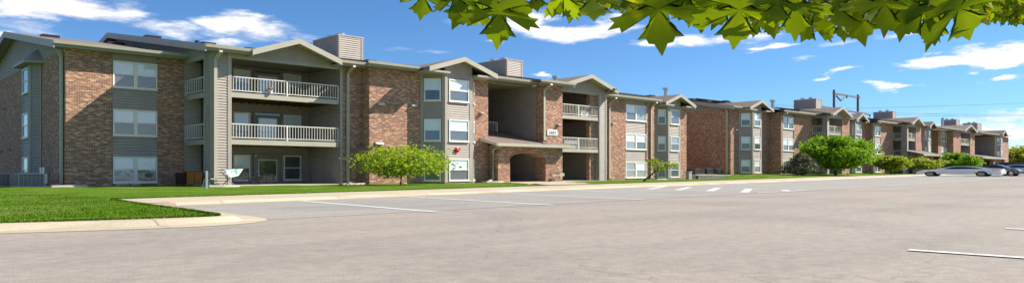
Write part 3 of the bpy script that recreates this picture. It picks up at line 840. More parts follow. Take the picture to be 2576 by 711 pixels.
for nm, xa_, xb_, yf_, yb_ in (('porch_roof', 134.5, 145, 40.6, 44.4), ('porch_roof', ce-1, XW+3, YC2-1.7, YC2+3)):
    zz = 3.1+CC.zb
    m = MB(); m.hexa([(xa_, yf_, zz), (xb_, yf_, zz), (xb_, yb_, zz+.9), (xa_, yb_, zz+.9), (xa_, yf_, zz+.15), (xb_, yf_, zz+.15), (xb_, yb_, zz+1.05), (xa_, yb_, zz+1.05)])
    o = m.build(nm, M['shingle'], CC.r); MB().box(xa_-.05, xb_+.05, yf_-.1, yf_, zz-.12, zz+.18).build('fascia_board', M['fascia'], CC.r)
    for xx in (xa_+.3, (xa_+xb_)/2, xb_-1.2): MB().box(xx, xx+.9, yf_+.3, yf_+1.1, -.5, zz+.05).build('porch_pier', M['brick'], CC.r)
q = at(2371, 165, 330); m = MB(); m.tube([(q.x, q.y, 9), (q.x, q.y, 12.9)], .3, 8); m.build('flue', M['metal'], CC.r)
CC.shell(c0-4, XP(2537, YC2), YC2+.5, 76)

# ================================================================== GROUND
def KF(x): return lerp_tab([(6.5, 20.2), (12.5, 21.1), (20, 22.4), (31, 24.1), (45, 26.1), (73, 29.6), (105, 32.3), (112, 32.3), (165, 33.5)], x)
def KB(x): return lerp_tab([(6.5, 23.8), (15, 25.3), (25, 27.2), (43, 30.3), (65, 33.4), (87, 35.8), (104, 36.4), (165, 36.8)], x)
def ground_z(x): return G(x) - .09
def grid(name, xs, ys, zf, mat, kind='structure', smooth=True):
    m = MB(); nx, ny = len(xs), len(ys)
    for y in ys:
        for x in xs:
            m.v.append((x, y, zf(x, y)))
    for j in range(ny-1):
        for i in range(nx-1):
            a = j*nx+i; m.f.append((a, a+1, a+nx+1, a+nx))
    o = m.build(name, mat, None, smooth); o['kind'] = kind; return o
xs = [-2500,-1200,-600,-300,-150,-80,-40,-20,0,20,40,60,80,100,120,140,170,200,300,500,900,1500,2500]
ys = [-2500,-1200,-600,-300,-150,-60,-30,0,30,60,90,130,200,300,500,900,1500,2500]
grid('ground', xs, ys, lambda x, y: ground_z(x)-.08, M['field'])
xs = [-60,-30,-15,0]+[5*i for i in range(1,29)]+[150,175,200,230]
def strip(name, mat, xs, y0f, y1f, z0f, z1f=None, n=4, kind='structure'):
    z1f = z1f or z0f; m = MB(); nx = len(xs)
    for j in range(n+1):
        for x in xs:
            k = j/n; y = y0f(x)*(1-k)+y1f(x)*k
            m.v.append((x, y, z0f(x)*(1-k)+z1f(x)*k))
    for j in range(n):
        for i in range(nx-1):
            a = j*nx+i; m.f.append((a, a+1, a+nx+1, a+nx))
    o = m.build(name, mat, None); o['kind'] = kind; return o
strip('parking_lot', M['asphalt'], xs, lambda x: -45, lambda x: 41 if x > 160 else KF(x)+.3, lambda x: G(x))
# lighter pavement under the stalls
sx = [6.3, 6.9]+[10+5*i for i in range(23)]
strip('parking_bay_pavement', M['stall'], sx, lambda x: 13.0+.06*x, lambda x: KF(x)+.2, lambda x: G(x)+.005)
# kerb and sidewalk
kx = [6.75]+[10+3*i for i in range(51)]
m = MB()
prof = [(0, .008), (.45, .012), (.62, .085), (1.0, .095), (None, .10)]
rows = []
for x in kx:
    row = []
    for o_, h in prof:
        y = KB(x) if o_ is None else KF(x)+o_
        row.append((x, y, G(x)+h))
    row.append((x, KB(x)+.02, G(x)-.2)); rows.append(row)
for a, b in zip(rows[:-1], rows[1:]):
    for k in range(len(prof)): m.poly([a[k], b[k], b[k+1], a[k+1]])
o = m.build('sidewalk', M['concrete'], None); o['kind'] = 'structure'
# island kerb
outer = [(-40,17.5),(-10,14.9),(0,13.65),(1.95,13.25),(3.6,12.75),(4.8,12.55),(5.6,12.75),(6.15,13.25),(6.4,14.0),(6.5,15.2),(6.6,17),(6.75,20.4),(6.85,20.5)]
inner = [(-40,18.3),(-10,15.8),(0,14.6),(2.11,14.3),(3.4,13.95),(4.6,13.75),(5.2,13.7),(5.45,13.82),(5.55,14.2),(5.62,15),(5.75,16.5),(5.9,19.5),(6.25,23.8)]
def smooth(pts, n=6):
    out = []
    P_ = [pts[0]]+pts+[pts[-1]]
    for i in range(1, len(P_)-2):
        p0, p1, p2, p3 = P_[i-1:i+3]
        for k in range(n):
            t = k/n
            out.append(tuple(.5*((2*p1[j])+(-p0[j]+p2[j])*t+(2*p0[j]-5*p1[j]+4*p2[j]-p3[j])*t*t+(-p0[j]+3*p1[j]-3*p2[j]+p3[j])*t**3) for j in (0,1)))
    out.append(pts[-1]); return out
outer = smooth(outer); inner = smooth(inner)
m = MB(); rows = []
for (ox, oy), (ix, iy) in zip(outer, inner):
    row = []
    for k, h in ((0, .006), (.5, .012), (.66, .08), (.75, .095), (1, .10)):
        row.append((ox+(ix-ox)*k, oy+(iy-oy)*k, h))
    rows.append(row)
for a, b in zip(rows[:-1], rows[1:]):
    for k in range(4): m.poly([a[k], b[k], b[k+1], a[k+1]])
m.poly([(6.25,23.82,.10), (5.95,20.4,.10), (6.85,20.5,.098), (6.76,23.86,.098)])
m.box(6.02, 6.86, 20.2, 23.85, -.2, .088)
o = m.build('kerb', M['concrete'], None); o['kind'] = 'structure'
# lawn
def pad(x):
    k = min(max((x-76)/3.0, 0), 1); return -.03*(1-k)+.42*k
def lawn_z(x, y):
    y0 = KB(x) if x > 6.7 else 24.0
    base = G(x)+.10
    k = min(max((y-y0)/(41.0-y0+ .01), 0), 1)
    n = .02*math.sin(x*.9+y*1.3)+.015*math.sin(x*2.3-y*.7)
    return base*(1-k)+pad(x)*k + n*min(1, k*4)
xl = [6.75]+[8+2*i for i in range(76)]+[160]
m = MB()
def rowsf(xs_, y0f, y1f, n):
    nx = len(xs_); base = len(m.v)
    for j in range(n+1):
        for x in xs_:
            k = j/n; y = y0f(x)*(1-k)+y1f(x)*k
            m.v.append((x, y, lawn_z(x, y)))
    for j in range(n):
        for i in range(nx-1):
            a = base+j*nx+i; m.f.append((a, a+1, a+nx+1, a+nx))
rowsf([x for x in xl if x >= 6.75 and x <= 160], lambda x: KB(x)-.0, lambda x: 62.0, 24)
o = m.build('lawn', M['grass'], None, True); tag(o, kind='structure')
# island / left lawn, following the inner kerb edge
m = MB()
inn = inner
def yin(x):
    for (a, b), (c, d) in zip(inn[:-1], inn[1:]):
        if a <= x <= c and c > a: return b+(d-b)*(x-a)/(c-a)
    return inn[-1][1]
xi = [-40,-25,-15,-10,-6,-3,-1,0,1,1.6]
for q_ in inner:
    if q_[0] > xi[-1]+.012: xi.append(q_[0])
xi += [6.5, 6.75]
rowsf(xi, yin, lambda x: 24.2, 12); rowsf(xi, lambda x: 24.2, lambda x: 62.0, 14)
o = m.build('lawn', M['grass'], None, True); tag(o, kind='structure')
# blades standing on the near lawn
rg = random.Random(17); m = MB()
def blade(x, y, h):
    z_ = lawn_z(x, y)-.01; a_ = rg.uniform(0, 6.28); w_ = rg.uniform(.008, .018); lx, ly = rg.uniform(-.5,.5)*h, rg.uniform(-.5,.5)*h
    c_, s_ = math.cos(a_)*w_, math.sin(a_)*w_
    m.poly([(x-c_, y-s_, z_), (x+c_, y+s_, z_), (x+lx, y+ly, z_+h)])
n_ = 0
while n_ < 52000:
    x = rg.uniform(-9, 6.4); y = 13.7+22*rg.random()**1.7
    if y < yin(x)+.01: continue
    blade(x, y, rg.uniform(.015, .045)); n_ += 1
for i in range(9000):     # ragged edge along the island kerb
    k = rg.randrange(12, len(inner)-1); a_, b_ = inner[k], inner[k+1]; t_ = rg.random()
    blade(a_[0]+(b_[0]-a_[0])*t_-rg.uniform(-.03,.05), a_[1]+(b_[1]-a_[1])*t_+rg.uniform(-.06,.10), rg.uniform(.03, .06))
for i in range(12000):    # and along the back of the sidewalk
    x = 6.3+70*rg.random()**1.6; blade(x, KB(x)+abs(rg.gauss(0,.12))-.03, rg.uniform(.03, .07))
o = m.build('grass', M['grass'], None); o['kind'] = 'stuff'; tag(o, 'short mown grass blades on the near lawn and along the kerb')
# entry walk
m = MB()
def wz(x, y): return max(lawn_z(x, y), -.02)+.03
e0 = [(35.5, KB(35.5)-.01), (50.5, KB(50.5)-.01)]
pts = [[(29.7+(40.3-29.7)*k, KB(29.7)-.05+(43.3-KB(29.7))*k), (34.5+(47.0-34.5)*k, KB(34.5)-.05+(43.3-KB(34.5))*k)] for k in [i/8 for i in range(9)]]
for a, b in zip(pts[:-1], pts[1:]):
    m.poly([(a[0][0], a[0][1], wz(*a[0])), (a[1][0], a[1][1], wz(*a[1])), (b[1][0], b[1][1], wz(*b[1])), (b[0][0], b[0][1], wz(*b[0]))])
o = m.build('path', M['concrete'], None); o['kind'] = 'structure'

# painted markings
def mark(p0, p1, w=.12, h=.012):
    d = Vector((p1[0]-p0[0], p1[1]-p0[1])); d.normalize(); n = Vector((-d.y, d.x))*w/2
    n_ = 6; mm = MB()
    for i in range(n_):
        a, b = i/n_, (i+1)/n_
        q0 = (p0[0]+(p1[0]-p0[0])*a, p0[1]+(p1[1]-p0[1])*a); q1 = (p0[0]+(p1[0]-p0[0])*b, p0[1]+(p1[1]-p0[1])*b)
        mm.poly([(q0[0]+n.x, q0[1]+n.y, G(q0[0])+h), (q0[0]-n.x, q0[1]-n.y, G(q0[0])+h), (q1[0]-n.x, q1[1]-n.y, G(q1[0])+h), (q1[0]+n.x, q1[1]+n.y, G(q1[0])+h)])
    return mm
lines = [((10.8, 20.9), (10.15, 13.1)), ((15.4, 21.6), (14.4, 13.5)), ((20.5, 22.2), (19.2, 14.0)), ((26.0, 23.1), (23.6, 14.4)),
         ((31.0, 24.0), (28.5, 15.0)), ((36.6, 24.7), (33.8, 15.3))]
x = 39.0
while x < 112: lines.append(((x+3.0, KF(x+3)-.2), (x, 13.2+.06*x))); x += 5.0
lines += [((28.5, 15.0), (33.8, 15.3))]
lines += [((9.4, 3.0), (9.75, -3.6)), ((14.0, 3.0), (14.4, -3.6)), ((18.6, 3.0), (19.0, -3.6)), ((23.2, 3.0), (23.6, -3.6)), ((4.9, .8), (5.1, -3.6))]
for a, b in lines:
    w_ = .21 if a[1] > 4 else .15
    o = mark(a, b, w_).build('painted_line', M['paint'], None); o['kind'] = 'structure'
for k in range(4):
    o = mark((28.9+.55*k, 15.75+2.05*k), (34.2+.6*k, 18.4+2.1*k), .36, .014).build('painted_line', M['paint'], None); o['kind'] = 'structure'
o = mark((32.0, 15.35), (33.6, 16.2), .36, .014).build('painted_line', M['paint'], None); o['kind'] = 'structure'

# retaining edge and slab by the gap
m = MB(); m.box(71.5, 83.2, 44.6, 44.95, -.3, .36); o = m.build('retaining_wall', painted('grey_block', (.13,.13,.12), .9, .3, 0, 4), None)
tag(o, 'low grey block retaining wall below the condensers in the gap between buildings', 'retaining wall')
m = MB(); m.box(75.5, 82.6, 44.96, 62, -.3, .40); o = m.build('equipment_slab', M['slabc'], None); o['kind'] = 'structure'

# ================================================================== THINGS
def rng_leaf(mb, c, s, rnd, flat=.0):
    a = Vector((rnd.gauss(0,1), rnd.gauss(0,1), rnd.gauss(0,1)*(1-flat))).normalized()
    b = a.cross(Vector((rnd.gauss(0,1), rnd.gauss(0,1), rnd.gauss(0,1)))).normalized()
    k = s*rnd.uniform(.6, 1.3)
    a = a*k; b = b*k*.55
    mb.poly([c-a, c-b*.9+a*.1, c+a, c+b+a*.05])
def tree(name, loc, h, rw, zlo, label, leafmat, n, ls, trunk_r=.12, lean=(0,0), seed=1, flat=.5, clumps=38, sparse=1.0, cat='tree', group=None, aspect=1.0, top=1.0):
    rnd = random.Random(seed)
    loc = Vector(loc); r = empty(name, loc, label, cat, group)
    base = loc; cz0, cz1 = loc.z+zlo, loc.z+h
    mid = Vector((loc.x+lean[0], loc.y+lean[1], cz0+(cz1-cz0)*.35))
    tr = MB()
    tr.tube([base-Vector((0,0,.2)), base+Vector((0,0,.05)), base.lerp(mid, .5)+Vector((.05,0,0)), mid], [trunk_r*1.5, trunk_r, trunk_r*.8, trunk_r*.5], 8)
    cl = []
    for i in range(clumps):
        while True:
            u = Vector((rnd.uniform(-1,1), rnd.uniform(-1,1), rnd.uniform(-1,1)))
            if .25 < u.length < 1: break
        zz = cz0+(cz1-cz0)*(.5+.5*u.z*top)
        f = 1.0 if u.z < 0 else 1.0
        c = Vector((loc.x+lean[0]+u.x*rw*.86, loc.y+lean[1]+u.y*rw*.86*aspect, zz))
        cl.append((c, rnd.uniform(.55, 1.15)))
        j = base.lerp(mid, rnd.uniform(.55, 1.0))
        k = j.lerp(c, .5)+Vector((0,0,.12*h*.3))
        tr.tube([j, k, c], [trunk_r*.36, trunk_r*.2, trunk_r*.07], 5)
    tr.build('trunk', M['bark'], r)
    lv = MB(); per = int(n/clumps*sparse)
    cr = rw*.30; ch = (cz1-cz0)*.15
    for c, k in cl:
        for _ in range(per):
            v = Vector((rnd.gauss(0,.5)*cr*k, rnd.gauss(0,.5)*cr*k, rnd.gauss(0,.5)*ch*k))
            rng_leaf(lv, c+v, ls, rnd, flat)
    lv.build('crown', leafmat, r)
    return r
tree('young_tree', (27.9, 40.0, -.05), 2.62, 3.55, .55, 'wide low young tree with sparse yellow green leaves in front of the sunlit brick wall', M['leafy'], 5000, .115, .085, seed=3, clumps=110, flat=.6, group='trees on the lawn', top=.95)
tree('young_tree', (50.2, 36.6, .0), 1.95, 1.5, .85, 'small thin leaning tree with few leaves, beside the end bay windows of the nearest building', M['leafo'], 520, .12, .09, lean=(1.3,-.7), seed=5, clumps=22, group='trees on the lawn')
tree('shade_tree', (94, 38.6, .3), 4.75, 4.75, .95, 'large rounded bright green tree, the biggest on the lawn, right of the spruce', M['leafg'], 24000, .2, .22, seed=8, clumps=130, flat=.3, group='trees on the lawn')
tree('young_tree', (113.5, 38.6, .32), 2.65, 2.75, .8, 'low spreading yellow green tree right behind the biggest round tree', M['leafo'], 5200, .2, .12, seed=9, clumps=50, group='trees on the lawn')
tree('young_tree', (127, 38.2, .32), 2.5, 3.2, .8, 'low spreading yellow green tree of the far lawn, over the nose of the silver sedan', M['leafo'], 5200, .2, .12, seed=10, clumps=50, group='trees on the lawn')
tree('shade_tree', (144, 37.6, .32), 3.55, 3.3, .6, 'dense rounded green tree directly behind the roof of the silver sedan', M['leafg'], 8000, .22, .12, seed=11, clumps=60, group='trees on the lawn')
tree('field_tree', (236, 48, .0), 7.2, 9, .5, 'pale olive tree in the open beyond the end of the farthest building', M['leafo'], 9000, .5, .3, seed=12, clumps=70)
tree('field_tree', (262, 40, .0), 6.0, 12, .3, 'hazy olive tree at the right edge, beyond the parked cars', M['leafo'], 9000, .5, .3, seed=13, clumps=70)
# spruce
def spruce(loc, h, rw, label, seed):
    rnd = random.Random(seed); loc = Vector(loc); r = empty('spruce', loc, label, 'tree', 'trees on the lawn')
    tr = MB(); tr.tube([loc-Vector((0,0,.2)), loc+Vector((0,0,h*.97))], [.14, .02], 6)
    lv = MB()
    for i in range(210):
        k = rnd.random()**1.25; zz = .12+k*(h-.15); rad = rw*(1-k)**.75*rnd.uniform(.75, 1.1)+.08
        a = rnd.uniform(0, 2*math.pi); d = Vector((math.cos(a), math.sin(a), .16)); p0 = loc+Vector((0,0,zz)); p1 = p0+d*rad
        tr.tube([p0, p1], [.03, .008], 4)
        for _ in range(34):
            u = rnd.uniform(.25, 1.0); q = p0.lerp(p1, u)+Vector((rnd.gauss(0,.16), rnd.gauss(0,.16), rnd.gauss(0,.05)))
            rng_leaf(lv, q, .12, rnd, .5)
    tr.build('trunk', M['bark'], r); lv.build('crown', M['leafn'], r)
spruce((86.0, 39.4, .3), 2.75, 2.7, 'squat dark olive spruce on the lawn between the bay windows and the biggest green tree', 4)

# --------------------------------------------------------------- condensers
def condenser(loc, w, dp, h, label, mat, group):
    x, y, zz = loc; r = empty('condenser', loc, label, 'air conditioner', group)
    m = MB(); m.prism([(x-w/2, y-dp/2+.1), (x-w/2+.1, y-dp/2), (x+w/2-.1, y-dp/2), (x+w/2, y-dp/2+.1), (x+w/2, y+dp/2), (x-w/2, y+dp/2)], 'z', zz+.06, zz+h)
    recalc(m.build('casing', M['black'], r))
    m = MB()
    n = 9
    for i in range(n):
        q = zz+.1+(h-.18)*i/(n-1)
        m.box(x-w/2-.03, x+w/2+.03, y-dp/2-.03, y-dp/2+.0, q, q+.03); m.box(x-w/2-.03, x-w/2, y-dp/2, y+dp/2, q, q+.03)
    for u in (-w/2-.03, w/2): m.box(x+u, x+u+.05, y-dp/2-.045, y-dp/2-.031, zz+.05, zz+h)
    for i in range(1, 6): m.box(x-w/2+w*i/6, x-w/2+w*i/6+.02, y-dp/2-.045, y-dp/2-.031, zz+.05, zz+h)
    m.build('grille', mat, r)
    m = MB(); m.box(x-w/2-.05, x+w/2+.05, y-dp/2-.05, y+dp/2+.05, zz+h, zz+h+.06); m.tube([(x, y, zz+h+.06), (x, y, zz+h+.12)], [min(w, dp)*.45, min(w, dp)*.38], 16)
    m.build('top_cover', mat, r)
    MB().box(x-w/2-.2, x+w/2+.3, y-dp/2-.25, y+dp/2+.2, zz-.2, zz+.05).build('pad', M['slabc'], r)
gm = painted('condenser_grey', (.33,.33,.31), .45, .1); gb = painted('condenser_beige', (.45,.42,.33), .45, .1); gd = painted('condenser_dark', (.06,.065,.075), .4, .2)
c = at(75, 44, 468); condenser((c.x-.9+.7, c.y-1.0, -.02), 1.25, 1.2, .72, 'large grey condenser beside the end wall, nearest of the three at far left', gm, 'condensers at the end wall')
condenser((c.x-.9-.55, c.y+1.9, -.02), 1.3, 1.1, .70, 'grey condenser partly hidden by the nearest one at far left', gm, 'condensers at the end wall')
condenser((c.x-.9-1.1, c.y+3.6, -.02), 1.3, 1.1, .70, 'grey condenser cut by the left edge of the photo', gm, 'condensers at the end wall')
for p, mt, lb in ((1748, gd, 'leftmost dark condenser in the gap between the first two buildings'), (1777, gd, 'middle dark condenser in the gap between the first two buildings'), (1806, gb, 'pale beige condenser in the gap, nearest the brick corner with the downspout')):
    Y = 49.5; X = XP(p, Y)
    condenser((X, Y, .40), 2.0, 1.4, .68, lb, mt, 'condensers in the gap')
for p, lb in ((2266, 'dark condenser behind the low trees, left of its twin'), (2290, 'dark condenser behind the low trees, right one of two')):
    Y = 43.0 if False else 40.2; X = XP(p, Y)
    condenser((X, Y, .36), 2.6, 1.4, .62, lb, gd, 'condensers at the far building')
# utility pedestal by gap
c = at(1733, 80, 440); m = MB(); m.box(c.x-.3, c.x+.3, c.y-.2, c.y+.2, -.1, .75); m.prism([(c.x-.35, .75), (c.x+.35, .75), (c.x+.25, .85), (c.x-.25, .85)], 'y', c.y-.25, c.y+.25)
o = m.build('utility_box', gm, None); tag(o, 'small grey utility box at the right end of the nearest building', 'utility box')

# patio things
Zp = Y2+1.5
r = empty('storage_cabinet', (XP(475, 48.6), 48.6, 0), 'orange brown wooden cabinet on the patio behind the siding post', 'cabinet')
x0, x1 = XP(471, 48.3), XP(508, 48.3)
wood = painted('orange_wood', (.55,.20,.03), .5, .2, 0, 3)
MB().box(x0, x1, 48.3, 49.1, .07, .86).build('body', wood, r); MB().box(x0-.04, x1+.04, 48.24, 49.14, .86, .91).build('top', wood, r)
m = MB(); m.box(x0-.45, x0-.05, 48.4, 49.1, .04, .82); m.build('side_unit', painted('dark_red_wood', (.05,.012,.01), .5), r)
m = MB(); m.box((x0+x1)/2-.01, (x0+x1)/2+.01, 48.285, 48.3, .1, .84); m.build('door_gap', M['black'], r)
# patio table
tx = XP(600, 46.6)
r = empty('patio_table', (tx, 46.6, 0), 'low black patio table below the ground floor balcony window', 'table')
m = MB(); m.box(tx-.95, tx+.95, 46.2, 47.0, .48, .53); m.build('tabletop', M['black'], r)
for a in (-.8, .8):
    for b in (-.3, .3):
        MB().tube([(tx+a, 46.6+b, .5), (tx+a*1.12, 46.6+b, .05)], .04, 6).build('leg', M['black'], r)
r = empty('patio_stool', (tx+1.75, 46.5, 0), 'small black stool next to the patio table', 'stool')
m = MB(); m.box(tx+1.4, tx+2.05, 46.2, 46.8, .44, .5); m.build('seat', M['black'], r)
for a in (1.47, 1.98):
    for b in (-.25, .25): MB().tube([(tx+a, 46.5+b, .46), (tx+a, 46.5+b*1.1, .05)], .035, 6).build('leg', M['black'], r)
# folding chair with a printed towel
def towel_mat():
    m, nt, b = newmat('printed_towel'); p = gpos(nt)
    f = noise(nt, p, 4.0, 2)
    L(nt, ramp(nt, f, [(.35, (.12,.45,.25)), (.46, (.75,.78,.76)), (.56, (.72,.76,.80)), (.66, (.15,.30,.55))]), b.inputs['Base Color']); b.inputs['Roughness'].default_value = .9
    return m
cx = XP(578, 44.6); cy = 44.4
r = empty('folding_chair', (cx, cy, 0), 'folding chair with a white and green printed towel by the siding post', 'chair')
m = MB(); m.tube([(cx-.75, cy, 1.0), (cx+.15, cy-.2, .0)], .025, 6); m.tube([(cx-.55, cy+.1, .0), (cx+.3, cy, .85)], .025, 6); m.tube([(cx-.75, cy, 1.0), (cx+.5, cy+.1, 1.05)], .025, 6); m.build('frame', M['black'], r)
m = MB(); m.hexa([(cx-.5, cy-.12, 1.0), (cx+.75, cy-.05, 1.05), (cx+.75, cy, 1.05), (cx-.5, cy-.07, 1.0), (cx-.15, cy-.2, .5), (cx+.4, cy-.15, .62), (cx+.4, cy-.1, .62), (cx-.15, cy-.15, .5)]); recalc(m.build('towel', towel_mat(), r))
# sign post
c = at(520, 38.5, 477)
r = empty('sign_post', (c.x, c.y, 0), 'short grey steel post on the lawn edge in front of the siding post', 'post')
m = MB(); m.box(c.x-.06, c.x+.06, c.y-.03, c.y+.03, -.3, .93); m.build('pole', M['metal'], r)
# bicycle-like clutter by the post: barbecue under grey cover
gx, gy = XP(516, 44.9), 44.7
r = empty('kettle_grill', (gx, gy, 0), 'small dark kettle grill with pale shelf beside the siding post', 'grill')
m = MB(); m.tube([(gx, gy, .45), (gx, gy, .55), (gx, gy, .72), (gx, gy, .82)], [.12, .26, .26, .08], 12); m.build('bowl', M['black'], r)
for a in (-.22, .22): MB().tube([(gx+a*.5, gy, .5), (gx+a, gy, .0)], .02, 6).build('leg', M['metal'], r)
MB().box(gx+.2, gx+.6, gy-.15, gy+.15, .42, .46).build('shelf', M['white'], r)
# flower pot on balcony rail
c = (XP(681, Y2), Y2+.1); fz = FL[2]+.22
r = empty('flower_pot', (c[0], c[1], fz), 'orange flower pot standing behind the top balcony railing', 'flower pot')
m = MB(); m.tube([(c[0], c[1]-.1, fz-.2), (c[0], c[1]-.1, fz)], [.08, .11], 10); m.build('pot', M['white'], r)
m = MB(); rr = random.Random(2)
for _ in range(60): rng_leaf(m, Vector((c[0]+rr.gauss(0,.08), c[1]-.1+rr.gauss(0,.05), fz+.13+rr.gauss(0,.07))), .07, rr)
m.build('blossom', painted('orange_petal', (.75,.25,.01), .6), r)
# box on balcony 2
bx = XP(1478, YS); m = MB(); m.box(bx-.55, bx+.35, YS+.25, YS+.6, FL[2], FL[2]+.42); m.box(bx-.6, bx+.4, YS+.2, YS+.65, FL[2]+.42, FL[2]+.48)
o = m.build('storage_box', M['white'], None, org=(bx, YS+.3, FL[2])); tag(o, 'white lidded box on the top balcony right of the entry', 'box')
bx = XP(1452, YS); m = MB(); m.box(bx-.9, bx+.9, YS+.4, YS+.8, FL[1]+.35, FL[1]+.42)
for a in (-.8, .75): m.box(bx+a, bx+a+.06, YS+.45, YS+.75, FL[1], FL[1]+.35)
m.box(bx-.9, bx+.9, YS+.76, YS+.8, FL[1]+.42, FL[1]+.75)
o = m.build('bench', M['metal'], None, org=(bx, YS+.5, FL[1])); tag(o, 'grey bench on the middle balcony right of the entry', 'bench')
# pale bench near the entry
c = (XP(1396, 42.2), 42.0)
r = empty('entry_bench', (c[0], c[1], 0), 'small white bench with curved legs against the brick right of the arch', 'bench')
m = MB(); m.box(c[0]-.75, c[0]+.55, c[1]-.2, c[1]+.2, .5, .6); m.build('seat', M['fascia'], r)
for a in (-.6, .35): MB().tube([(c[0]+a, c[1], .5), (c[0]+a*.9, c[1], .2), (c[0]+a*1.1, c[1], -.02)], .06, 6).build('leg', M['metal'], r)
MB().box(c[0]+.7, c[0]+1.3, c[1]+.3, c[1]+.7, .45, .72).build('end_box', M['fascia'], r)
# splash blocks
for i, (p, Y, lb) in enumerate(((172, 48.9, 'pale concrete splash block at the left corner downspout of the nearest building'), (560, 43.6, 'long white splash block under the siding post downspout'), (885, 44.2, 'white splash block under the downspout left of the young tree'), (1240, 42.6, 'splash block under the porch downspout'), (1660, 45.6, 'white splash block by the small leaning tree'))):
    X = XP(p, Y); zz = lawn_z(X, Y); m = MB(); m.hexa([(X-.9, Y-.25, zz+.0), (X+.9, Y-.4, zz+.0), (X+.9, Y+.1, zz+.0), (X-.9, Y+.25, zz), (X-.9, Y-.2, zz+.1), (X+.9, Y-.35, zz+.05), (X+.9, Y+.05, zz+.05), (X-.9, Y+.2, zz+.1)])
    m.box(X-.9, X+.9, Y-.30, Y-.24, zz, zz+.13)
    o = m.build('splash_block', M['slabc'], None, org=(X, Y, zz)); tag(o, lb, 'splash block', 'splash blocks under downspouts')
# river stones below left windows
rr = random.Random(4); m = MB()
for k in range(16):
    X = XP(300, 49.6)+rr.uniform(-1.3, 1.2); Y = 49.3+rr.uniform(-.2, .3); s_ = rr.uniform(.1, .22)
    m.tube([(X-s_, Y, .02), (X, Y, .05), (X+s_, Y, .02)], [s_*.3, s_*.6, s_*.3], 6)
o = m.build('stones', painted('pale_stone', (.45,.36,.30), .9, .3, 0, 4), None); tag(o, 'pale round stones piled at the foot of the brick wall', 'stones', kind='stuff')

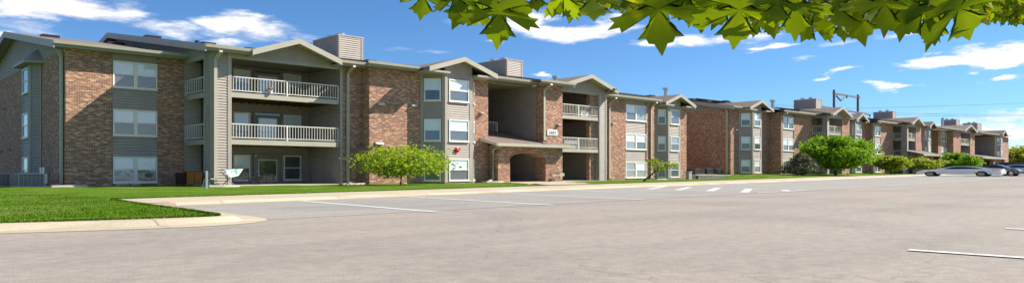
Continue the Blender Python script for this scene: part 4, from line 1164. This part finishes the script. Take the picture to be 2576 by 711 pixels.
# --------------------------------------------------------------- cars (local: nose at +y)
glass_car, nt, b_ = newmat('car_glass'); b_.inputs['Base Color'].default_value = (.012,.016,.02,1); b_.inputs['Roughness'].default_value = .12; b_.inputs['Specular IOR Level'].default_value = .3
tyre = painted('tyre_rubber', (.02,.02,.02), .8)
rim = painted('alloy_rim', (.5,.5,.5), .3, .05, .9)
def car_paint(name, c):
    m, nt, b = newmat(name); b.inputs['Base Color'].default_value = col(c); b.inputs['Metallic'].default_value = .05
    b.inputs['Roughness'].default_value = .35; b.inputs['Coat Weight'].default_value = 1; b.inputs['Coat Roughness'].default_value = .05
    return m
red_l = car_paint('tail_lamp_red', (.5,.01,.02)); clear_l = car_paint('head_lamp_clear', (.25,.26,.27))
def car(x, ynose, L_, W, H, dirn, paint, label, suv=False):
    """nose at ynose; dirn=-1 means the body runs towards -y behind the nose"""
    zz = G(x); r = empty('parked_car', (x, ynose+dirn*L_/2, zz), label, 'car', 'cars parked by the kerb')
    def yy(u): return ynose+dirn*u*L_
    if not suv:
        lower = [(0,.20),(0.0,.40),(.02,.52),(.10,.63),(.26,.70),(.30,.715),(.75,.73),(.90,.76),(.985,.70),(1,.55),(1,.26),(.97,.19),(.02,.17)]
        roof_ = [(.265,.70),(.33,.82),(.41,.95),(.50,1.0),(.60,.995),(.72,.93),(.82,.82),(.90,.745)]
        glass = [(.305,.715),(.36,.82),(.43,.92),(.50,.955),(.60,.95),(.70,.89),(.785,.80),(.83,.735)]
    else:
        lower = [(0,.20),(0,.45),(.03,.55),(.22,.62),(.28,.64),(.95,.66),(1,.60),(1,.26),(.97,.17),(.02,.17)]
        roof_ = [(.24,.62),(.34,.88),(.42,.98),(.55,1.0),(.85,.98),(.93,.88),(.985,.64)]
        glass = [(.29,.65),(.37,.87),(.44,.94),(.55,.955),(.83,.94),(.89,.86),(.93,.66)]
    wh = [(.175, .17), (.80, .17)]; rw = .235*H*1.05
    rl = L_*.064
    # body with wheel arches cut in its outline
    def arch(uc):
        return [(uc+ (1.28*rl/L_)*math.cos(a), max(.19, .24+ .30*math.sin(a))) for a in [math.pi*i/8 for i in range(9)]]
    bottom = [(.97,.19)]+[(u, v) for u, v in arch(.775)]+[(.60,.19),(.45,.185)]+[(u, v) for u, v in arch(.172)]+[(.02,.17)]
    top = [p for p in lower if p not in ((.97,.19),(.97,.17),(.02,.17))]
    outline = top+bottom
    m = MB()
    rings = []
    for wx, k in ((-W/2, .985), (-W/2+.1, 1.0), (W/2-.1, 1.0), (W/2, .985)):
        rings.append([(x+wx, yy(.5+(u-.5)*(k if abs(wx) == W/2 else 1)), zz+v*H*(k if v > .5 else 1)) for u, v in outline])
    n = len(outline); b0 = len(m.v)
    for rg in rings: m.v += rg
    for i in range(3):
        for k in range(n):
            q = (k+1) % n; m.f.append((b0+i*n+k, b0+i*n+q, b0+(i+1)*n+q, b0+(i+1)*n+k))
    m.f.append(tuple(b0+k for k in range(n))); m.f.append(tuple(b0+3*n+k for k in range(n-1, -1, -1)))
    body = m.build('body', paint, r); recalc(body)
    m = MB(); rings = []
    for wx, kk in ((-W/2+.06, 0), (-W/2+.22, 1), (W/2-.22, 1), (W/2-.06, 0)):
        base_v = roof_[0][1]
        rings.append([(x+wx if v < .8 or kk else x+wx*(.9), yy(u), zz+(v if kk else base_v+(v-base_v)*.90)*H) for u, v in roof_])
    n = len(roof_); b0 = len(m.v)
    for rg in rings: m.v += rg
    for i in range(3):
        for k in range(n):
            q = (k+1) % n; m.f.append((b0+i*n+k, b0+i*n+q, b0+(i+1)*n+q, b0+(i+1)*n+k))
    m.f.append(tuple(b0+k for k in range(n))); m.f.append(tuple(b0+3*n+k for k in range(n-1, -1, -1)))
    recalc(m.build('roof', paint, r))
    m = MB()
    for sg in (-1, 1):
        pts = [(x+sg*(W/2-.045-(.0 if v < .8 else .05)), yy(u), zz+(.655+(v-.70)*1.08)*H) for u, v in glass]
        pts2 = [(p[0]-sg*.03, p[1], p[2]) for p in pts]
        k = len(pts); b0 = len(m.v); m.v += pts+pts2; m.f.append(tuple(b0+i for i in range(k)))
        for i in range(k): m.f.append((b0+i, b0+(i+1) % k, b0+k+(i+1) % k, b0+k+i))
    recalc(m.build('side_window', glass_car, r))
    m = MB()
    for (a, c_) in ((roof_[0], roof_[2]), (roof_[-1], roof_[-3])):
        d0, d1 = .03, .05
        m.poly([(x-W/2+.3, yy(a[0]+(-.012 if a is roof_[0] else .012)), zz+a[1]*H+d0), (x+W/2-.3, yy(a[0]+(-.012 if a is roof_[0] else .012)), zz+a[1]*H+d0), (x+W/2-.4, yy(c_[0]), zz+c_[1]*H+.02), (x-W/2+.4, yy(c_[0]), zz+c_[1]*H+.02)])
    m.build('windscreen', glass_car, r)
    for uc in (.172, .775):
        for sg in (-1, 1):
            X0 = x+sg*(W/2-.16); cz = zz+.235*H
            def ell(rx, rz, xx, seg=20): return [(xx, yy(uc)+rx*math.cos(2*math.pi*i/seg), cz+rz*math.sin(2*math.pi*i/seg)) for i in range(seg)]
            m = MB(); k = 20; a, b = ell(rl, .235*H, X0-.1), ell(rl, .235*H, X0+.13)
            b0 = len(m.v); m.v += a+b; m.f.append(tuple(b0+i for i in range(k))); m.f.append(tuple(b0+k+i for i in range(k)))
            for i in range(k): m.f.append((b0+i, b0+(i+1) % k, b0+k+(i+1) % k, b0+k+i))
            w = m.build('wheel', tyre, r); recalc(w)
            m = MB(); xo = X0+sg*.14 if sg > 0 else X0-.11
            a = ell(rl*.66, .155*H, xo); 
            for i in range(10):
                c_ = (xo, yy(uc), cz); m.poly([c_, a[2*i], a[(2*i+1) % 20]])
            m.build('rim', rim, w)
    m = MB(); 
    for sg in (-1, 1):
        m.hexa([(x+sg*(W/2-.35), yy(.93), zz+.60*H), (x+sg*(W/2+.012), yy(.90), zz+.62*H), (x+sg*(W/2+.012), yy(.985), zz+.62*H), (x+sg*(W/2-.35), yy(1.004), zz+.60*H),
                (x+sg*(W/2-.35), yy(.93), zz+.69*H), (x+sg*(W/2+.012), yy(.90), zz+.68*H), (x+sg*(W/2+.012), yy(.985), zz+.68*H), (x+sg*(W/2-.35), yy(1.004), zz+.69*H)])
    recalc(m.build('tail_light', red_l, r))
    m = MB()
    for sg in (-1, 1):
        m.hexa([(x+sg*(W/2-.4), yy(-.004), zz+.42*H), (x+sg*(W/2+.012), yy(.02), zz+.44*H), (x+sg*(W/2+.012), yy(.075), zz+.54*H), (x+sg*(W/2-.4), yy(.02), zz+.50*H),
                (x+sg*(W/2-.4), yy(-.004), zz+.48*H), (x+sg*(W/2+.012), yy(.02), zz+.50*H), (x+sg*(W/2+.012), yy(.075), zz+.57*H), (x+sg*(W/2-.4), yy(.02), zz+.54*H)])
    recalc(m.build('headlight', clear_l, r))
    m = MB()
    for sg in (-1, 1): m.box(x+sg*(W/2)-.08, x+sg*(W/2)+.12*sg+.0 if sg > 0 else x-W/2+.0, yy(.325)-.1, yy(.325)+.1, zz+.70*H, zz+.77*H)
    m.build('wing_mirror', paint, r)
    for u in (.34, .56, .74):
        pass
    return r
silver = car_paint('silver_paint', (.92,.91,.88)); dk = car_paint('dark_blue_paint', (.015,.02,.035)); redp = car_paint('dark_red_paint', (.16,.01,.015)); whp = car_paint('white_paint', (.75,.74,.72))
XC_ = 104.5
car(XC_, YP(2306, XC_-1)+.0, YP(2306, XC_-1)-YP(2520, XC_-1), 2.5, 1.29, -1, silver, 'long silver sedan parked nose in at the kerb, nearest of the parked cars')
car(109.5, YP(2572, 109.5), YP(2445, 109.5)-YP(2572, 109.5), 2.5, 1.50, 1, dk, 'dark blue car backed in beside the silver sedan')
car(115.5, YP(2640, 115.5), YP(2505, 115.5)-YP(2640, 115.5), 2.5, 1.50, 1, whp, 'white car beyond the dark blue car at the right edge')
car(121.5, YP(2650, 121.5), YP(2498, 121.5)-YP(2650, 121.5), 2.5, 1.85, 1, redp, 'dark red vehicle showing its roof above the white car', True)

# --------------------------------------------------------------- power line
Z1, Z2 = 190, 202
a = at(2098, Z1, 226); b = at(2158, Z2, 238)
r = empty('transmission_pole', (a.x, a.y, 0), 'tall two pole power line frame rising behind the roofs, with a V brace', 'power pole')
for q, rr_ in ((a, .32), (b, .32)): MB().tube([(q.x, q.y, 0), (q.x, q.y, q.z)], [.42, rr_], 8).build('pole', M['timber'], r)
def pt(px, py):
    k = (px-2098)/60.0; d = Z1+(Z2-Z1)*k; return at(px, d, py)
m = MB()
for y0, y1, xa_, xb_ in ((233, 244, 2093, 2164), (236, 247, 2098, 2164), (266, 287, 2067, 2188), (269, 289, 2067, 2188)):
    m.tube([pt(xa_, y0), pt(xb_, y1)], .12, 6)
m.build('crossarm', M['timber'], r)
m = MB(); m.tube([pt(2104, 241), pt(2115, 253)], .22, 6); m.tube([pt(2115, 253), pt(2124, 245)], .22, 6); m.build('brace', M['timber'], r)
m = MB()
for p in ((2067, 268), (2130, 240), (2130, 278), (2188, 288)): q = pt(*p); m.tube([q, q+Vector((0,0,-.7))], .22, 6)
m.build('insulator', M['timber'], r)
wire = painted('wire_grey', (.16,.18,.20), .6)
for i, (p0, p1, lb) in enumerate((((1950, 276), (2900, 243), 'upper power wire crossing the sky to the right'), ((2125, 281), (2900, 285), 'middle power wire crossing the sky above the far roofs'), ((2188, 288), (2900, 286), 'lower power wire crossing the sky above the far roofs'), ((2067, 267), (1300, 235), 'power wire passing behind the roof of the second building'))):
    A0, A1 = at(p0[0], 200, p0[1]), at(p1[0], 205, p1[1])
    m = MB(); pts = []
    for k in range(17):
        u = k/16; q = A0.lerp(A1, u); q.z -= 1.6*4*u*(1-u)*.35; pts.append(q)
    m.tube(pts, .045, 4); o = m.build('power_wire', wire, None, org=tuple(A0)); tag(o, lb, 'power line', 'power wires')

# --------------------------------------------------------------- maple over the camera
def maple_outline():
    half = [(0,0),(.05,-.06),(.20,-.14),(.36,-.12),(.56,-.24),(.50,-.08),(.60,-.02),(.40,.03),(.17,.12),(.38,.22),(.50,.20),(.62,.33),(.80,.36),(.72,.46),(.84,.62),(.64,.58),(.62,.70),(.46,.56),(.30,.46),(.15,.36),(.17,.56),(.27,.66),(.24,.74),(.38,.88),(.24,.86),(.20,.98),(.11,1.0),(0,1.28)]
    return half+[(-x_, y_) for x_, y_ in reversed(half[1:-1])]
ML = maple_outline()
def maple_leaf(mb, base, dirv, right, size, bend, rnd):
    """leaf from its stalk end, blade along dirv"""
    dirv = dirv.normalized(); nrm = dirv.cross(right).normalized(); right = nrm.cross(dirv).normalized()
    c = base+dirv*size*.30
    pts = []
    sk = rnd.uniform(1.2, 1.65); cup = rnd.uniform(.05, .45); wav = rnd.uniform(0, 6)
    def P3(u, v):
        w = bend*v*v*.5+cup*u*u+.05*math.sin(5*u+wav)*v
        return base+right*u*size*sk+dirv*v*size+nrm*w*size
    n0 = len(mb.v)
    mb.v.append(tuple(P3(0, .25)))
    mids = []
    for u, v in ML: mb.v.append(tuple(P3(u*.55, .25+(v-.25)*.55)))
    for u, v in ML: mb.v.append(tuple(P3(u, v)))
    k = len(ML)
    for i in range(k):
        j = (i+1) % k
        mb.f.append((n0, n0+1+i, n0+1+j)); mb.f.append((n0+1+i, n0+1+k+i, n0+1+k+j, n0+1+j))
fw = Vector((FX, FY, 0)); rt = Vector((RX, RY, 0)); up = Vector((0,0,1))
KT = 1.8
base_t = (rt*4.4+fw*.6)*KT
r = empty('maple_tree', (base_t.x, base_t.y, G(base_t.x)), 'maple branch with large lobed green leaves hanging over the top of the view', 'tree')
tr = MB()
tp = [base_t+Vector((0,0,-.1)), base_t+Vector((.05,.0,1.3)), base_t+Vector((-.04,.05,3.0)), base_t+Vector((-.2,.1,5.4))]
tr.tube(tp, [.20,.15,.11,.04], 12)
rnd = random.Random(21)
# main limb reaching left over the view
def cam(f, rr_, z_): return (fw*f+rt*rr_)*KT+up*(EYE+(z_-EYE)*KT)
limbs = [
 [tp[1]+up*.35, cam(1.5, 2.6, 1.62), cam(1.75, 1.5, 1.50), cam(1.8, .75, 1.445), cam(1.8, .1, 1.46), cam(1.75, -.18, 1.47)],
 [tp[2], cam(2.1, 2.9, 2.1), cam(2.5, 1.6, 1.78), cam(2.5, .6, 1.7)],
 [tp[2], cam(1.2, 2.6, 2.2), cam(1.3, 1.4, 1.75), cam(1.35, .5, 1.62)],
 [tp[1]+up*.9, cam(1.9, 2.3, 1.62), cam(2.35, 1.62, 1.53)],
]
for l in limbs:
    fine = []
    for a_, b_ in zip(l[:-1], l[1:]):
        for k in range(5): fine.append(a_.lerp(b_, k/5)+Vector((rnd.gauss(0,.012), rnd.gauss(0,.012), rnd.gauss(0,.012))))
    fine.append(l[-1]); n_ = len(fine)
    tr.tube(fine, [.055*(1-k/n_)**1.3+.004 for k in range(n_)], 7)
lv = MB()
def hang(px, py, dist, size, tilt=0.0, face=0.0, bend=.25):
    """leaf whose stalk end is seen at px,py; blade hangs down, tilted sideways by tilt"""
    dist *= KT; size *= KT
    p = at(px, dist, py)
    d = (-up*math.cos(tilt)+rt*math.sin(tilt)+fw*rnd.uniform(-.55, .45))
    right_ = (rt*math.cos(face)+fw*math.sin(face))
    maple_leaf(lv, p, d, right_, size*rnd.uniform(.88, 1.12), bend*rnd.uniform(.6, 2.4)*rnd.choice((-1, 1, 1)), rnd)
    return p
pets = []
big = [ # px, py, dist, size, tilt
 (1068,-20,1.9,.052,-.15),(1180,-12,1.8,.068,-.55),(1140,-18,1.8,.05,.35),(1258,8,1.75,.086,-.08),(1215,-6,1.85,.06,-.35),(1300,-25,1.8,.06,.3),(1345,-22,1.8,.05,.1),(1415,-18,1.85,.058,-.45),
 (1492,-22,1.75,.078,-.05),(1445,-12,1.8,.05,-.2),(1545,-20,1.85,.055,.35),(1655,-4,1.7,.096,.08),(1620,-6,1.8,.062,-.6),(1700,-16,1.8,.055,.4),(1765,8,1.95,.058,.05),(1742,20,2.1,.05,-.25),(1790,0,1.9,.05,.5),
 (1862,0,1.5,.078,.0),(1830,-12,1.7,.06,-.3),(1925,-4,1.55,.066,.1),(1905,40,2.0,.055,-.25),(1935,42,2.05,.055,.15),(1960,-12,1.5,.06,-.2),
 (2000,-8,1.5,.07,.1),(2050,45,2.0,.06,-.55),(2085,44,2.1,.056,.12),(2120,40,2.1,.058,-.1),(2045,10,1.7,.06,.3),(2100,-6,1.6,.075,0),(2150,5,1.6,.07,.2),
 (2200,-12,1.45,.066,-.1),(2215,30,1.9,.045,.3),(2225,-14,1.25,.050,0),(2290,-10,1.3,.060,-.3),(2350,-6,1.2,.072,.0),(2400,0,1.15,.062,.7),(2335,12,1.2,.050,-.75),(2250,20,1.7,.05,.2),(2430,-15,1.5,.06,.35)]
for b_ in big:
    b_ = list(b_); b_[3] *= 1.05
    p = hang(*b_); pets.append(p)
for _ in range(62):
    px = 1130+1350*rnd.random()**.7; k = (px-1130)/1350
    py = rnd.uniform(-95, -34+48*k)
    p = hang(px, py, rnd.uniform(1.35, 2.5), rnd.uniform(.035, .065), rnd.uniform(-.9, .9), rnd.uniform(-.8, .8)); pets.append(p)
for _ in range(520):       # the rest of the crown, above and to the right of the view
    z_ = rnd.uniform(2.6, 6.2); a_ = rnd.uniform(0, 6.28); q = rnd.random()**.5
    c0_ = cam(1.2, 3.4, 0)
    p = Vector((c0_.x+math.cos(a_)*3.2*q, c0_.y+math.sin(a_)*3.2*q, z_))
    f_ = p.dot(fw); rr_ = p.dot(rt)
    if f_ > .2 and abs(rr_/f_) < .85 and (z_-EYE)/f_ < .34: continue
    maple_leaf(lv, p, -up+fw*rnd.uniform(-.6,.6)+rt*rnd.uniform(-.6,.6), (rt+fw*rnd.uniform(-1,1)), rnd.uniform(.10,.17), rnd.uniform(-.3,.3), rnd)
for _ in range(190):       # a farther spray at the top right
    px = rnd.uniform(2385, 2640); py = rnd.uniform(-50, 38-abs(px-2500)*.10)
    hang(px, py, rnd.uniform(4.0, 4.8)/KT, rnd.uniform(.045, .075)/KT, rnd.uniform(-1, 1), rnd.uniform(-.8, .8))
# stalks
for p in pets:
    q = p+up*rnd.uniform(.07, .13)+rt*rnd.uniform(-.04, .05)
    tr.tube([p, q], .0026, 4)
tr.build('branch', M['bark'], r)
lv.build('crown', M['maple'], r, True)

# ================================================================== SKY AND SUN
SUN = Vector((1.86, -1.0, 1.57)).normalized()
elev = math.asin(SUN.z)
w = bpy.data.worlds.new('World'); SC.world = w; w.use_nodes = True; nt = w.node_tree
bg = nt.nodes['Background']
sky = N(nt, 'ShaderNodeTexSky', sky_type='NISHITA'); sky.sun_disc = False
sky.sun_elevation = elev; sky.sun_rotation = math.atan2(SUN.x, SUN.y)
sky.altitude = 200; sky.air_density = .85; sky.dust_density = .15; sky.ozone_density = 3
tc = N(nt, 'ShaderNodeTexCoord').outputs['Generated']
nrm_ = N(nt, 'ShaderNodeVectorMath', operation='NORMALIZE'); L(nt, tc, nrm_.inputs[0])
sep = N(nt, 'ShaderNodeSeparateXYZ'); L(nt, nrm_.outputs[0], sep.inputs[0])
AZ = mathn(nt, 'ARCTAN2', sep.outputs[0], sep.outputs[1]); EL = mathn(nt, 'ARCSINE', sep.outputs[2])
cmb = N(nt, 'ShaderNodeCombineXYZ'); L(nt, AZ, cmb.inputs[0]); L(nt, EL, cmb.inputs[1])
st = scaled(nt, cmb.outputs[0], 7, 26, 1)
nz = N(nt, 'ShaderNodeTexNoise'); nz.inputs['Scale'].default_value = 1.0; nz.inputs['Detail'].default_value = 6; nz.inputs['Roughness'].default_value = .62; L(nt, st, nz.inputs['Vector'])
off = N(nt, 'ShaderNodeVectorMath', operation='SUBTRACT'); L(nt, nz.outputs['Color'], off.inputs[0]); off.inputs[1].default_value = (.5,.5,.5)
off2 = scaled(nt, off.outputs[0], .17, .06, 0)
add = N(nt, 'ShaderNodeVectorMath', operation='ADD'); L(nt, cmb.outputs[0], add.inputs[0]); L(nt, off2, add.inputs[1]); V = add.outputs[0]
az0 = math.atan2(FX, FY)
clouds = [(130,18,270,34,1.15),(330,22,85,30,.8),(60,60,120,22,.5),(40,92,130,20,.8),(440,66,110,18,.7),(600,62,110,26,1.0),(690,82,110,26,.8),(560,102,90,18,.8),(800,92,60,14,.4),
 (1190,62,110,12,.5),(1235,106,50,9,.7),(1345,55,90,38,1.1),(1450,78,130,24,1.25),(1540,64,80,22,1.1),(1650,114,80,15,1.0),(1755,98,90,22,1.0),(1870,84,80,24,.8),(1930,112,70,9,.9),(2120,108,70,9,.6),
 (2265,92,60,14,.7),(2400,152,110,12,1.25),(2500,136,110,22,1.3),(2600,130,90,26,1.3),(2110,190,60,6,.8),(2190,181,50,7,.9),(2245,209,70,9,1.1),(2470,190,60,8,.85),(2030,152,60,5,.4),(1090,130,90,8,.4),(1000,118,60,8,.3),
 (1340,192,50,9,.75),(2420,306,260,10,.55),(2520,340,200,30,1.1),(2600,300,160,14,.8),(2300,280,240,9,.3),(2640,380,200,30,1.1),(2700,250,160,20,.5)]
tot = None
for px, py, rx, ry, s_ in clouds:
    t = (px-1288)/FOC; az = az0+math.atan(t); cs = math.cos(math.atan(t)); el = math.atan((428-py)/FOC*cs)
    ra = rx/FOC*cs*cs; re = ry/FOC*cs
    s1 = N(nt, 'ShaderNodeVectorMath', operation='SUBTRACT'); L(nt, V, s1.inputs[0]); s1.inputs[1].default_value = (az, el, 0)
    s2 = scaled(nt, s1.outputs[0], 1/(ra*1.5), 1/(re*1.6), 0)
    ln = N(nt, 'ShaderNodeVectorMath', operation='LENGTH'); L(nt, s2, ln.inputs[0])
    mr = N(nt, 'ShaderNodeMapRange', interpolation_type='SMOOTHERSTEP'); L(nt, ln.outputs['Value'], mr.inputs[0])
    mr.inputs[1].default_value = 0; mr.inputs[2].default_value = 1; mr.inputs[3].default_value = s_; mr.inputs[4].default_value = 0
    tot = mr.outputs[0] if tot is None else mathn(nt, 'MAXIMUM', tot, mr.outputs[0])
# unseen clouds added behind and beside the view as neutral fill light
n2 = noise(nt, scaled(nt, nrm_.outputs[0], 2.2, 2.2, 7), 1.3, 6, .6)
n3 = noise(nt, st, 2.6, 6, .68)
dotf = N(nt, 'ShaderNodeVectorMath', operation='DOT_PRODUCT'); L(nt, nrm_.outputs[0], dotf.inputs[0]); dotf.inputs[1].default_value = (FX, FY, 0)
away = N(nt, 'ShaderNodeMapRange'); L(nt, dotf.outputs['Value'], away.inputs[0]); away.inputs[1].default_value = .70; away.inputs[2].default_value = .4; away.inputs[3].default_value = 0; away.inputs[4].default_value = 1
fill_clouds = mathn(nt, 'MULTIPLY', mathn(nt, 'MULTIPLY', mathn(nt, 'SUBTRACT', n2, .40, True), 4.0, True), away.outputs[0])
dens = mathn(nt, 'MAXIMUM', mathn(nt, 'MULTIPLY', tot, mathn(nt, 'MULTIPLY', n3, 2.1)), mathn(nt, 'MULTIPLY', fill_clouds, .72))
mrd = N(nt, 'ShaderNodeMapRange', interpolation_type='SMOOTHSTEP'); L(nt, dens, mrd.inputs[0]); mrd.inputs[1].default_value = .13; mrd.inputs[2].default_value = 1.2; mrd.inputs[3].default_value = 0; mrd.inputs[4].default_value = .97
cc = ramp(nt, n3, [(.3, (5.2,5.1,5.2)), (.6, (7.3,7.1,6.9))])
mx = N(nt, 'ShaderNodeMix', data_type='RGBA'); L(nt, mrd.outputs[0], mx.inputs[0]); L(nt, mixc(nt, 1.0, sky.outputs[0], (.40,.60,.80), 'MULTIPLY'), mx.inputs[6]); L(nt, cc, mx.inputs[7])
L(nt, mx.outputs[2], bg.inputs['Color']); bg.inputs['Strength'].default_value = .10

sl = bpy.data.lights.new('sun', 'SUN'); sl.energy = 5.0; sl.angle = R(.53); sl.color = (1.0, .93, .82)
so = bpy.data.objects.new('sun', sl); link(so); so.rotation_euler = SUN.to_track_quat('Z', 'Y').to_euler()

# ================================================================== CAMERA
cd = bpy.data.cameras.new('camera'); co = bpy.data.objects.new('camera', cd); link(co)
co.location = (0, 0, EYE)
co.rotation_euler = Vector((-FX, -FY, 0)).to_track_quat('Z', 'Y').to_euler()
cd.sensor_width = 36; cd.lens = FOC/2576*36; cd.shift_y = (428-355.5)/2576
cd.clip_start = .05; cd.clip_end = 6000
SC.camera = co
SC.view_settings.view_transform = 'Standard'; SC.view_settings.look = 'None'; SC.view_settings.gamma = 1; SC.view_settings.use_curve_mapping = False
SC.view_settings.exposure = .85
SC.cycles.max_bounces = 6; SC.cycles.diffuse_bounces = 3; SC.cycles.transparent_max_bounces = 4
SC.cycles.use_denoising = True
